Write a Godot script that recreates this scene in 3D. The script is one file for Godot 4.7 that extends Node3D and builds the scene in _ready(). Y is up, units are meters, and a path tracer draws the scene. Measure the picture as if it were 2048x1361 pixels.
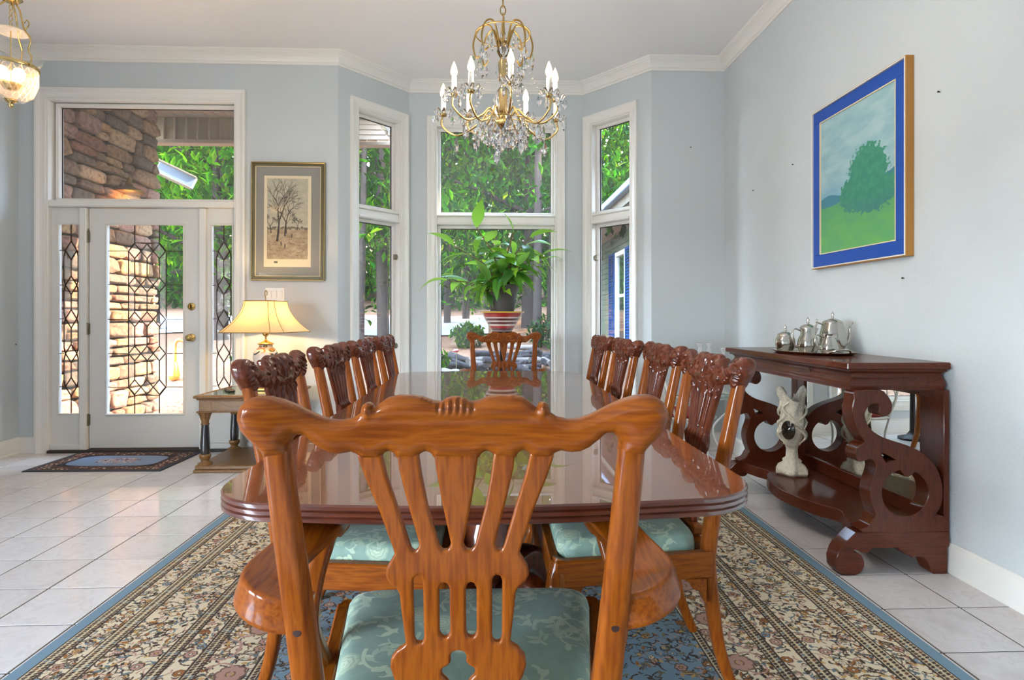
extends Node3D
# A dining room with a bay window, seen across a long mahogany table.

var M := {}
var taken := {}
var rng := RandomNumberGenerator.new()

# ---------------------------------------------------------------- mesh builder
class B:
	var v := PackedVector3Array()
	var n := PackedVector3Array()
	var t := PackedVector2Array()
	var i := PackedInt32Array()

	func vert(p: Vector3, uv := Vector2.ZERO) -> int:
		v.append(p)
		n.append(Vector3.ZERO)
		t.append(uv)
		return v.size() - 1

	func tri(a: int, b: int, c: int) -> void:
		i.append(a); i.append(b); i.append(c)

	func flat(pts: Array, uvs := []) -> void:          # a flat convex face, its points clockwise as seen from outside
		var k := []
		for j in pts.size():
			k.append(vert(pts[j], uvs[j] if uvs.size() else Vector2(pts[j].x, pts[j].y)))
		for j in range(1, pts.size() - 1):
			tri(k[0], k[j], k[j + 1])

	func rows(P: Array, wrap_c := false, wrap_r := false, flip := false) -> void:   # a smooth sheet over rows of points
		var r := P.size()
		var c: int = P[0].size()
		var s := v.size()
		for a in r:
			var row: PackedVector3Array = P[a]
			for b in c:
				v.append(row[b])
				n.append(Vector3.ZERO)
				t.append(Vector2(float(b) / maxf(1, c - 1), float(a) / maxf(1, r - 1)))
		for a in (r if wrap_r else r - 1):
			for b in (c if wrap_c else c - 1):
				var p := s + a * c + b
				var q := s + a * c + (b + 1) % c
				var p2 := s + ((a + 1) % r) * c + b
				var q2 := s + ((a + 1) % r) * c + (b + 1) % c
				if flip:
					tri(p, p2, q); tri(q, p2, q2)
				else:
					tri(p, q, p2); tri(q, q2, p2)

	func fan(ring: PackedVector3Array, flip := false) -> void:
		var m := Vector3.ZERO
		for p in ring:
			m += p
		var c := vert(m / ring.size())
		var s := v.size()
		for p in ring:
			vert(p)
		for k in ring.size():
			if flip:
				tri(c, s + (k + 1) % ring.size(), s + k)
			else:
				tri(c, s + k, s + (k + 1) % ring.size())

	func lathe(prof: Array, seg := 20, o := Vector3.ZERO, turn := Basis.IDENTITY) -> void:   # profile of (radius, height), from the bottom up; a repeated point makes an edge
		var run := []
		for k in prof.size():
			if run.size() and prof[k].is_equal_approx(run[-1]):
				_lathe(run, seg, o, turn)
				run = []
			run.append(prof[k])
		_lathe(run, seg, o, turn)

	func _lathe(prof: Array, seg: int, o: Vector3, turn: Basis) -> void:
		if prof.size() < 2:
			return
		var P := []
		for q in prof:
			var row := PackedVector3Array()
			for k in seg:
				var a := TAU * k / seg
				row.append(o + turn * Vector3(q.x * cos(a), q.y, q.x * sin(a)))
			P.append(row)
		rows(P, true)

	func tube(path: Array, rad, seg := 8, caps := true) -> void:
		sweep(path, B.circle(seg), rad, Vector3.UP, caps)

	static func circle(seg := 8) -> PackedVector2Array:
		var c := PackedVector2Array()
		for k in seg:
			c.append(Vector2(cos(TAU * k / seg), sin(TAU * k / seg)))
		return c

	static func rrect(w: float, h: float, r: float, m := 3) -> PackedVector2Array:
		var c := PackedVector2Array()
		for q in 4:
			var o := Vector2((w / 2 - r) * (1 if q == 0 or q == 3 else -1), (h / 2 - r) * (1 if q < 2 else -1))
			for k in m + 1:
				var a := PI / 2 * (q + float(k) / m)
				c.append(o + r * Vector2(cos(a), sin(a)))
		return c

	func sweep(path: Array, cross: PackedVector2Array, scale, up := Vector3.UP, caps := true) -> void:
		var P := []
		var side := Vector3.ZERO
		for k in path.size():
			var d: Vector3 = (path[mini(k + 1, path.size() - 1)] - path[maxi(k - 1, 0)]).normalized()
			if side == Vector3.ZERO:
				side = d.cross(up)
				if side.length() < 0.05:
					side = d.cross(Vector3.RIGHT if absf(d.x) < 0.8 else Vector3.BACK)
			side = (side - d * side.dot(d)).normalized()
			var top := side.cross(d)
			var s = scale[k] if scale is Array or scale is PackedFloat32Array else scale
			var s2: Vector2 = s if s is Vector2 else Vector2(s, s)
			var row := PackedVector3Array()
			for q in cross:
				row.append(path[k] + side * q.x * s2.x + top * q.y * s2.y)
			P.append(row)
		rows(P, true)
		if caps:
			fan(P[0], true); fan(P[-1])

	func box(c: Vector3, s: Vector3, bev := 0.0, bs := Basis.IDENTITY) -> void:
		var h := s / 2
		var b := minf(bev, minf(h.x, minf(h.y, h.z)) * 0.9)
		for ax in 3:
			for sg in [-1.0, 1.0]:
				var u := (ax + 1) % 3
				var w := (ax + 2) % 3
				var face := []
				for q in [[-1, -1], [1, -1], [1, 1], [-1, 1]]:
					var p := Vector3.ZERO
					p[ax] = sg * h[ax]; p[u] = q[0] * (h[u] - b); p[w] = q[1] * (h[w] - b)
					face.append(c + bs * p)
				if sg > 0:
					face.reverse()
				flat(face)
		if b <= 0:
			return
		for ax in 3:                                   # chamfers along each axis
			var u := (ax + 1) % 3
			var w := (ax + 2) % 3
			for su in [-1.0, 1.0]:
				for sw in [-1.0, 1.0]:
					var face := []
					for q in [[0, -1], [0, 1], [1, 1], [1, -1]]:
						var p := Vector3.ZERO
						p[ax] = q[1] * (h[ax] - b)
						p[u] = su * (h[u] if q[0] == 0 else h[u] - b)
						p[w] = sw * (h[w] - b if q[0] == 0 else h[w])
						face.append(c + bs * p)
					if su * sw < 0:
						face.reverse()
					flat(face)
		for sx in [-1.0, 1.0]:
			for sy in [-1.0, 1.0]:
				for sz in [-1.0, 1.0]:
					var face := [c + bs * Vector3(sx * h.x, sy * (h.y - b), sz * (h.z - b)), c + bs * Vector3(sx * (h.x - b), sy * h.y, sz * (h.z - b)), c + bs * Vector3(sx * (h.x - b), sy * (h.y - b), sz * h.z)]
					if sx * sy * sz > 0:
						face.reverse()
					flat(face)

	func bar(a: Vector3, b: Vector3, w: float, h: float, bev := 0.0) -> void:   # a box from a to b
		var d := (b - a).normalized()
		var s := d.cross(Vector3.UP)
		s = s.normalized() if s.length() > 0.01 else Vector3.RIGHT
		box((a + b) / 2, Vector3(w, h, a.distance_to(b)), bev, Basis(s, s.cross(d), -d))

	func extrude(outer: PackedVector2Array, holes: Array, z0: float, z1: float, bev := 0.0, xf := Transform3D.IDENTITY) -> void:
		var loops := [outer] + holes
		var inset := []
		for L in loops:
			var hole: bool = inset.size() > 0
			if Geometry2D.is_polygon_clockwise(L) != hole:
				L.reverse()
			inset.append(L)
		var moved := []
		for L in inset:
			var q := PackedVector2Array()
			var m: int = L.size()
			for k in m:
				var e1: Vector2 = (L[k] - L[(k + m - 1) % m]).normalized()
				var e2: Vector2 = (L[(k + 1) % m] - L[k]).normalized()
				var nn := Vector2(-e1.y - e2.y, e1.x + e2.x)
				q.append(L[k] + nn.normalized() * bev)
			moved.append(q)
		var joined: PackedVector2Array = moved[0].duplicate()
		for k in range(1, moved.size()):
			joined = B.bridge(joined, moved[k])
		var ind := Geometry2D.triangulate_polygon(joined)
		for f in 2:
			var s := v.size()
			for p in joined:
				vert(xf * Vector3(p.x, p.y, z1 if f == 1 else z0), p)
			for k in range(0, ind.size(), 3):
				var a := joined[ind[k]]
				var cw: bool = (joined[ind[k + 1]] - a).cross(joined[ind[k + 2]] - a) < 0
				if cw == (f == 1):
					tri(s + ind[k], s + ind[k + 1], s + ind[k + 2])
				else:
					tri(s + ind[k], s + ind[k + 2], s + ind[k + 1])
		for L in inset.size():
			var P := []
			for lv in ([[moved, z0], [inset, z0 + bev], [inset, z1 - bev], [moved, z1]] if bev > 0 else [[inset, z0], [inset, z1]]):
				var row := PackedVector3Array()
				for p in lv[0][L]:
					row.append(xf * Vector3(p.x, p.y, lv[1]))
				P.append(row)
			var q: PackedVector2Array = inset[L]
			var m := q.size()
			var corners := []
			for b in m:
				if (q[b] - q[(b + m - 1) % m]).normalized().dot((q[(b + 1) % m] - q[b]).normalized()) < 0.82:
					corners.append(b)
			for a in P.size() - 1:
				if corners.is_empty():
					rows([P[a], P[a + 1]], true, false, true)
				for k in corners.size():
					var to: int = corners[(k + 1) % corners.size()]
					var lo := PackedVector3Array()
					var hi := PackedVector3Array()
					var b: int = corners[k]
					while true:
						lo.append(P[a][b]); hi.append(P[a + 1][b])
						if b == to and lo.size() > 1:
							break
						b = (b + 1) % m
					rows([lo, hi], false, false, true)

	static func bridge(a: PackedVector2Array, h: PackedVector2Array) -> PackedVector2Array:
		var best := INF
		var ai := 0
		var hi := 0
		for x in a.size():
			for y in h.size():
				var d := a[x].distance_squared_to(h[y])
				if d < best:
					best = d; ai = x; hi = y
		var out := PackedVector2Array()
		for k in ai + 1:
			out.append(a[k])
		for k in h.size() + 1:
			out.append(h[(hi + k) % h.size()])
		for k in range(ai, a.size()):
			out.append(a[k])
		return out

	func trim_low(y: float) -> void:                       # feet stand flat
		for k in v.size():
			v[k].y = maxf(v[k].y, y)

	func mesh() -> ArrayMesh:
		for k in range(0, i.size(), 3):
			var a := v[i[k]]
			var f := (v[i[k + 2]] - a).cross(v[i[k + 1]] - a)
			n[i[k]] += f; n[i[k + 1]] += f; n[i[k + 2]] += f
		for k in n.size():
			n[k] = n[k].normalized() if n[k].length_squared() > 1e-24 else Vector3.UP
		var A := []
		A.resize(Mesh.ARRAY_MAX)
		A[Mesh.ARRAY_VERTEX] = v
		A[Mesh.ARRAY_NORMAL] = n
		A[Mesh.ARRAY_TEX_UV] = t
		A[Mesh.ARRAY_INDEX] = i
		var m := ArrayMesh.new()
		m.add_surface_from_arrays(Mesh.PRIMITIVE_TRIANGLES, A)
		return m

# ---------------------------------------------------------------- naming
func numbered(called: String) -> String:
	taken[called] = taken.get(called, -1) + 1
	return called if taken[called] == 0 else "%s_%03d" % [called, taken[called]]

func part(parent: Node, called: String, shape, mat: Material, at := Vector3.ZERO, turn := Basis.IDENTITY) -> MeshInstance3D:
	var o := MeshInstance3D.new()
	o.mesh = shape.mesh() if shape is B else shape
	o.material_override = mat
	o.name = numbered(called) if parent == self else called
	o.transform = Transform3D(turn, at)
	parent.add_child(o, true)
	return o

func thing(called: String, label: String, category: String, at := Vector3.ZERO, turn := 0.0, group := "") -> Node3D:
	var o := Node3D.new()
	o.name = numbered(called)
	add_child(o)
	o.position = at
	o.rotation.y = turn
	return tag(o, label, category, group)

func tag(o: Node3D, label: String, category: String, group := "", kind := "") -> Node3D:
	o.set_meta("label", label)
	if category: o.set_meta("category", category)
	if group: o.set_meta("group", group)
	if kind: o.set_meta("kind", kind)
	return o

func struct(called: String, label: String, category: String, shape = null, mat: Material = null) -> Node3D:
	var o: Node3D
	if shape != null:
		o = part(self, called, shape, mat)
	else:
		o = Node3D.new()
		o.name = called
		add_child(o)
	return tag(o, label, category, "", "structure")

func copy(src: Node3D, label: String, at: Vector3, turn := 0.0) -> Node3D:
	var c: Node3D = src.duplicate()
	c.name = numbered(str(src.name).rstrip("0123456789").trim_suffix("_"))
	add_child(c)
	c.position = at
	c.rotation.y = turn
	c.set_meta("label", label)
	return c

# ---------------------------------------------------------------- materials
func mat(called: String, col: Color, rough := 0.5, metal := 0.0, coat := 0.0, coat_rough := 0.1) -> StandardMaterial3D:
	var m := StandardMaterial3D.new()
	m.resource_name = called
	m.albedo_color = col
	m.roughness = rough
	m.metallic = metal
	if coat > 0:
		m.clearcoat_enabled = true
		m.clearcoat = coat
		m.clearcoat_roughness = coat_rough
	M[called] = m
	return m

func ramp(stops: Array) -> Gradient:
	var g := Gradient.new()
	var o := PackedFloat32Array()
	var c := PackedColorArray()
	for s in stops:
		o.append(s[0]); c.append(s[1])
	g.offsets = o
	g.colors = c
	return g

func noise_tex(freq: float, stops: Array, sd := 1, size := 512, oct := 4, warp := 0.0, kind := FastNoiseLite.TYPE_SIMPLEX_SMOOTH) -> NoiseTexture2D:
	var f := FastNoiseLite.new()
	f.noise_type = kind
	f.seed = sd
	f.frequency = freq
	f.fractal_octaves = oct
	if warp > 0:
		f.domain_warp_enabled = true
		f.domain_warp_amplitude = warp
		f.domain_warp_frequency = freq * 0.7
	var x := NoiseTexture2D.new()
	x.width = size
	x.height = size
	x.seamless = true
	x.noise = f
	if stops.size():
		x.color_ramp = ramp(stops)
	return x

func tri_tex(m: StandardMaterial3D, tex: Texture2D, sc: Vector3, world := false) -> StandardMaterial3D:
	m.albedo_texture = tex
	m.uv1_triplanar = true
	m.uv1_world_triplanar = world
	m.uv1_scale = sc
	m.uv1_triplanar_sharpness = 4.0
	return m

func glow(called: String, col: Color, e: float) -> StandardMaterial3D:
	var m := mat(called, col, 0.4)
	m.emission_enabled = true
	m.emission = col
	m.emission_energy_multiplier = e
	return m

func pane(called: String, col: Color, rough := 0.0) -> StandardMaterial3D:
	var m := mat(called, col, rough)
	m.transparency = BaseMaterial3D.TRANSPARENCY_ALPHA
	return m

func materials() -> void:
	# woods: the grain runs along the axis in the name
	var g1 := [[0.0, Color8(98, 42, 7)], [0.35, Color8(124, 60, 10)], [0.6, Color8(140, 73, 13)], [1.0, Color8(106, 48, 8)]]
	var grain := noise_tex(0.012, g1, 3, 512, 5, 18.0)
	var g2 := [[0.0, Color8(56, 21, 11)], [0.4, Color8(84, 36, 18)], [0.7, Color8(98, 44, 22)], [1.0, Color8(68, 27, 15)]]
	var dark := noise_tex(0.012, g2, 5, 512, 5, 18.0)
	var g3 := [[0.0, Color8(62, 25, 14)], [0.5, Color8(92, 42, 24)], [1.0, Color8(74, 31, 18)]]
	var deep := noise_tex(0.012, g3, 9, 512, 5, 14.0)
	for ax in 3:
		var s := Vector3(9, 9, 9)
		s[ax] = 0.9
		var k: String = ["x", "y", "z"][ax]
		tri_tex(mat("mahogany_" + k, Color.WHITE, 0.5, 0, 0.45, 0.08), grain, s).metallic_specular = 0.2
		tri_tex(mat("carved_mahogany_" + k, Color.WHITE, 0.4, 0, 0.7, 0.1), dark, s).metallic_specular = 0.2
		tri_tex(mat("sideboard_wood_" + k, Color.WHITE, 0.45, 0, 0.55, 0.09), deep, s).metallic_specular = 0.15
	tri_tex(mat("table_top_wood", Color.WHITE, 0.2, 0, 1.0, 0.015), noise_tex(0.012, [[0.0, Color8(92, 44, 24)], [0.5, Color8(136, 74, 42)], [1.0, Color8(112, 56, 30)]], 12, 512, 5, 14.0), Vector3(7, 7, 0.7))
	tri_tex(mat("table_edge_wood", Color.WHITE, 0.3, 0, 1.0, 0.06), dark, Vector3(1, 9, 9))
	mat("ebony", Color8(26, 27, 34), 0.25, 0, 1.0, 0.06)
	mat("peg", Color8(44, 20, 12), 0.5)
	tri_tex(mat("gilt_wood", Color.WHITE, 0.5, 0, 0.2, 0.2), noise_tex(0.02, [[0.0, Color8(92, 60, 24)], [0.5, Color8(132, 92, 42)], [1.0, Color8(108, 72, 30)]], 21, 256, 4, 10.0), Vector3(2, 8, 8))
	# room
	var peel := noise_tex(0.09, [], 4, 512, 3)
	mat("wall_paint", Color8(198, 205, 208), 0.75)
	var w := mat("wall_paint_textured", Color8(198, 205, 208), 0.75)
	w.heightmap_enabled = true
	w.heightmap_texture = peel
	w.heightmap_scale = 0.16
	w.uv1_scale = Vector3(1.5, 1.5, 1.5)
	mat("ceiling_paint", Color8(236, 236, 237), 0.85)
	mat("trim_white", Color8(232, 231, 226), 0.35, 0, 0.2, 0.2)
	mat("door_white", Color8(222, 222, 218), 0.4, 0, 0.15, 0.2)
	mat("weatherstrip", Color8(52, 46, 42), 0.7)
	mat("grout", Color8(74, 68, 62), 0.9)
	for k in 4:
		var c: Color = [Color8(230, 228, 229), Color8(228, 226, 227), Color8(232, 230, 230), Color8(226, 223, 223)][k]
		var tm := mat("marble_tile_%d" % k, c, 0.1)
		tri_tex(tm, noise_tex(0.008, [[0.0, Color8(238, 235, 236)], [0.45, Color8(253, 252, 252)], [0.52, Color8(243, 240, 241)], [0.6, Color8(253, 252, 252)], [1.0, Color8(246, 244, 244)]], 40 + k, 256, 5, 30.0), Vector3(2.2, 2.2, 2.2))
		tm.uv1_offset = Vector3(k * 0.37, 0, k * 0.21)
	# metals, glass, cloth
	mat("brass", Color8(198, 170, 112), 0.22, 1.0)
	mat("antique_brass", Color8(150, 122, 70), 0.35, 1.0)
	mat("silver", Color8(196, 192, 184), 0.16, 1.0)
	mat("dull_metal", Color8(128, 122, 108), 0.45, 0.8)
	mat("black_metal", Color8(30, 28, 26), 0.5, 0.5)
	mat("lead_came", Color8(58, 44, 34), 0.5, 0.6)
	mat("mirror", Color8(232, 235, 232), 0.0, 1.0)
	pane("glass", Color(1, 1, 1, 0.03))
	var tg := pane("textured_glass", Color(0.96, 0.97, 0.96, 0.14), 0.16)
	tg.normal_enabled = true
	var nb := noise_tex(0.05, [], 8, 256, 2)
	nb.as_normal_map = true
	nb.bump_strength = 3.0
	tg.normal_texture = nb
	tg.normal_scale = 0.3
	var bg := pane("bevel_glass", Color(0.97, 1.0, 0.98, 0.08), 0.02)
	var cr := mat("crystal", Color(0.98, 0.985, 1.0, 0.0), 0.0)
	cr.refraction_enabled = true
	cr.refraction_scale = 0.055
	pane("blown_glass", Color(1, 0.96, 0.92, 0.045), 0.05)
	pane("glassware", Color(1, 1, 1, 0.22), 0.03)
	mat("candle_sleeve", Color8(226, 220, 206), 0.5)
	mat("plastic_white", Color8(236, 234, 228), 0.35)
	mat("plastic_black", Color8(24, 24, 26), 0.4)
	mat("white_iron", Color8(238, 238, 234), 0.4)
	mat("red_cushion", Color8(150, 44, 44), 0.8)
	mat("nail", Color8(40, 38, 36), 0.5, 0.6)

func lamp(parent: Node, at: Vector3, col: Color, e: float, r := 0.03) -> void:
	var l := OmniLight3D.new()
	l.name = "lamp_light"
	l.light_color = col
	l.light_energy = e
	l.light_size = r
	l.omni_range = 20.0
	l.omni_attenuation = 2.0
	l.shadow_enabled = true
	parent.add_child(l, true)
	l.position = at

# ---------------------------------------------------------------- camera, sky, light
const H := 3.355
const XL := -3.886
const XR := 2.04
const ZB := -5.15
const ZF := 4.0

func set_up() -> void:
	var cam := Camera3D.new()
	cam.name = "camera"
	cam.projection = Camera3D.PROJECTION_FRUSTUM
	cam.near = 0.05
	cam.far = 200.0
	cam.size = 2.0 * 0.05 * 680.5 / 1208.0
	cam.frustum_offset = Vector2(0, -0.05 * 46.1 / 1208.0)
	cam.position = Vector3(0, 1.129, 0)
	cam.rotation.y = -0.0388
	add_child(cam)
	cam.current = true
	var env := Environment.new()
	var sky := Sky.new()
	var sm := ProceduralSkyMaterial.new()
	sm.sky_top_color = Color(0.6, 0.7, 0.82)
	sm.sky_horizon_color = Color(0.9, 0.94, 0.95)
	sm.ground_bottom_color = Color(0.3, 0.32, 0.26)
	sm.ground_horizon_color = Color(0.6, 0.64, 0.6)
	sm.sky_energy_multiplier = 6.5
	sm.ground_energy_multiplier = 1.2
	sky.sky_material = sm
	env.background_mode = Environment.BG_SKY
	env.sky = sky
	env.tonemap_mode = Environment.TONE_MAPPER_LINEAR
	env.tonemap_exposure = 1.0
	env.sdfgi_enabled = true
	env.ssao_enabled = true
	env.ssil_enabled = true
	var we := WorldEnvironment.new()
	we.name = "environment"
	we.environment = env
	add_child(we)
	var sun := DirectionalLight3D.new()
	sun.name = "sun"
	sun.light_color = Color(1.0, 0.94, 0.84)
	sun.light_energy = 10.0
	sun.light_angular_distance = 0.6
	sun.shadow_enabled = true
	add_child(sun)
	sun.look_at_from_position(Vector3(8, 5.0, -1.2), Vector3.ZERO, Vector3.UP)
	# added area lights, as soft fill, in unseen left-side windows behind the camera
	for z in [0.75, 2.55]:
		var a := AreaLight3D.new()
		a.name = "added_window_fill"
		a.area_size = Vector2(1.3, 1.7)
		a.light_color = Color(0.97, 0.985, 1.0)
		a.light_energy = 7.2
		a.shadow_enabled = true
		a.position = Vector3(XL - 0.1, 1.05, z)
		a.rotation.y = -PI / 2
		add_child(a, true)

# ---------------------------------------------------------------- the room
func wall(called: String, label: String, p0: Vector2, p1: Vector2, openings := []) -> Node3D:
	var b := B.new()
	var L := p0.distance_to(p1)
	var t := 0.14
	var xs := [0.0, L]
	for o in openings:
		xs.append(o[0]); xs.append(o[2])
	xs.sort()
	for k in xs.size() - 1:
		if xs[k + 1] - xs[k] < 0.001:
			continue
		var mid: float = (xs[k] + xs[k + 1]) / 2
		var y := 0.0
		for o in openings:
			if mid > o[0] and mid < o[2]:
				if o[1] > y:
					b.box(Vector3(mid, (y + o[1]) / 2, -t / 2), Vector3(xs[k + 1] - xs[k], o[1] - y, t))
				y = o[3]
		b.box(Vector3(mid, (y + H) / 2, -t / 2), Vector3(xs[k + 1] - xs[k], H - y, t))
	var w := struct(called, label, "wall")
	w.position = Vector3(p0.x, 0, p0.y)
	w.rotation.y = atan2(-(p1.y - p0.y), p1.x - p0.x)
	part(w, "wall_surface", b, M.wall_paint_textured if called == "wall_right" else M.wall_paint)
	return w

func board_frame(b: B, x0: float, y0: float, x1: float, y1: float, w: float, z0: float, z1: float, bottom := true, bev := 0.004) -> void:   # boards outside the rectangle, mitre ignored
	var zc := (z0 + z1) / 2
	var d := z1 - z0
	b.box(Vector3(x0 - w / 2, (y0 + y1) / 2, zc), Vector3(w, y1 - y0, d), bev)
	b.box(Vector3(x1 + w / 2, (y0 + y1) / 2, zc), Vector3(w, y1 - y0, d), bev)
	b.box(Vector3((x0 + x1) / 2, y1 + w / 2, zc), Vector3(x1 - x0 + 2 * w, w, d), bev)
	if bottom:
		b.box(Vector3((x0 + x1) / 2, y0 - w / 2, zc), Vector3(x1 - x0 + 2 * w, w, d), bev)

func casing_shape(x0: float, y0: float, x1: float, y1: float, bottom := true, full := 0.082) -> B:
	# a moulded casing: a back band, a cove and an inner bead, mitred by sweeping the profile round the opening
	var b := B.new()
	var prof := [Vector2(0, 0), Vector2(0, 0.012), Vector2(0.008, 0.015), Vector2(0.012, 0.012), Vector2(0.03, 0.014), Vector2(0.045, 0.018), Vector2(0.052, 0.024), Vector2(0.06, 0.026), Vector2(0.064, 0.03), Vector2(full - 0.002, 0.03), Vector2(full, 0.026), Vector2(full, 0)]
	for k in prof.size() - 1:
		var P := []
		for q in [prof[k], prof[k + 1]]:
			var row := PackedVector3Array([Vector3(x0 - q.x, y0 - (q.x if bottom else 0.0), q.y), Vector3(x0 - q.x, y1 + q.x, q.y), Vector3(x1 + q.x, y1 + q.x, q.y), Vector3(x1 + q.x, y0 - (q.x if bottom else 0.0), q.y)])
			P.append(row)
		for e in (4 if bottom else 3):
			b.flat([P[0][e], P[1][e], P[1][(e + 1) % 4], P[0][(e + 1) % 4]])
	return b

func bay_window(w: Node3D, n: int, label: String, x0: float, x1: float, y0: float, latch_x: float) -> void:
	var y1 := 2.95
	var ma := 1.995                                       # the bar between the two lights
	var mb := 2.115
	var o := struct("window_%d" % n, label, "window")
	o.transform = w.transform
	part(o, "casing", casing_shape(x0, y0, x1, y1), M.trim_white)
	var j := B.new()
	board_frame(j, x0 + 0.012, y0 + 0.012, x1 - 0.012, y1 - 0.012, 0.012, -0.135, 0.004, true, 0.002)
	part(o, "jamb", j, M.trim_white)
	var m := B.new()
	m.box(Vector3((x0 + x1) / 2, (ma + mb) / 2, -0.06), Vector3(x1 - x0 - 0.02, mb - ma - 0.06, 0.1), 0.006)
	m.box(Vector3((x0 + x1) / 2, mb - 0.022, -0.045), Vector3(x1 - x0 - 0.02, 0.02, 0.1), 0.006)
	m.box(Vector3((x0 + x1) / 2, ma + 0.022, -0.04), Vector3(x1 - x0 - 0.02, 0.022, 0.11), 0.006)
	part(o, "mullion", m, M.trim_white)
	for q in [[y0 + 0.012, ma + 0.012], [mb - 0.012, y1 - 0.012]]:
		var s := B.new()
		var f := 0.03
		board_frame(s, x0 + 0.012 + f, q[0] + f, x1 - 0.012 - f, q[1] - f, f, -0.105, -0.062, true, 0.004)
		var sash := part(o, "sash", s, M.trim_white)
		var g := B.new()
		board_frame(g, x0 + 0.012 + f + 0.005, q[0] + f + 0.005, x1 - 0.012 - f - 0.005, q[1] - f - 0.005, 0.006, -0.092, -0.08, true, 0.0)
		part(sash, "gasket", g, M.weatherstrip)
		var p := B.new()
		p.box(Vector3((x0 + x1) / 2, (q[0] + q[1]) / 2, -0.088), Vector3(x1 - x0 - 0.024 - 2 * f, q[1] - q[0] - 2 * f, 0.001))
		part(sash, "pane", p, M.glass)
	if latch_x > 0:
		for y in [1.69, 0.86]:
			var l := B.new()
			l.box(Vector3(latch_x, y, -0.05), Vector3(0.034, 0.05, 0.03), 0.005)
			l.box(Vector3(latch_x, y, -0.03), Vector3(0.014, 0.036, 0.02), 0.004)
			part(o, "latch", l, M.dull_metal)

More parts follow.
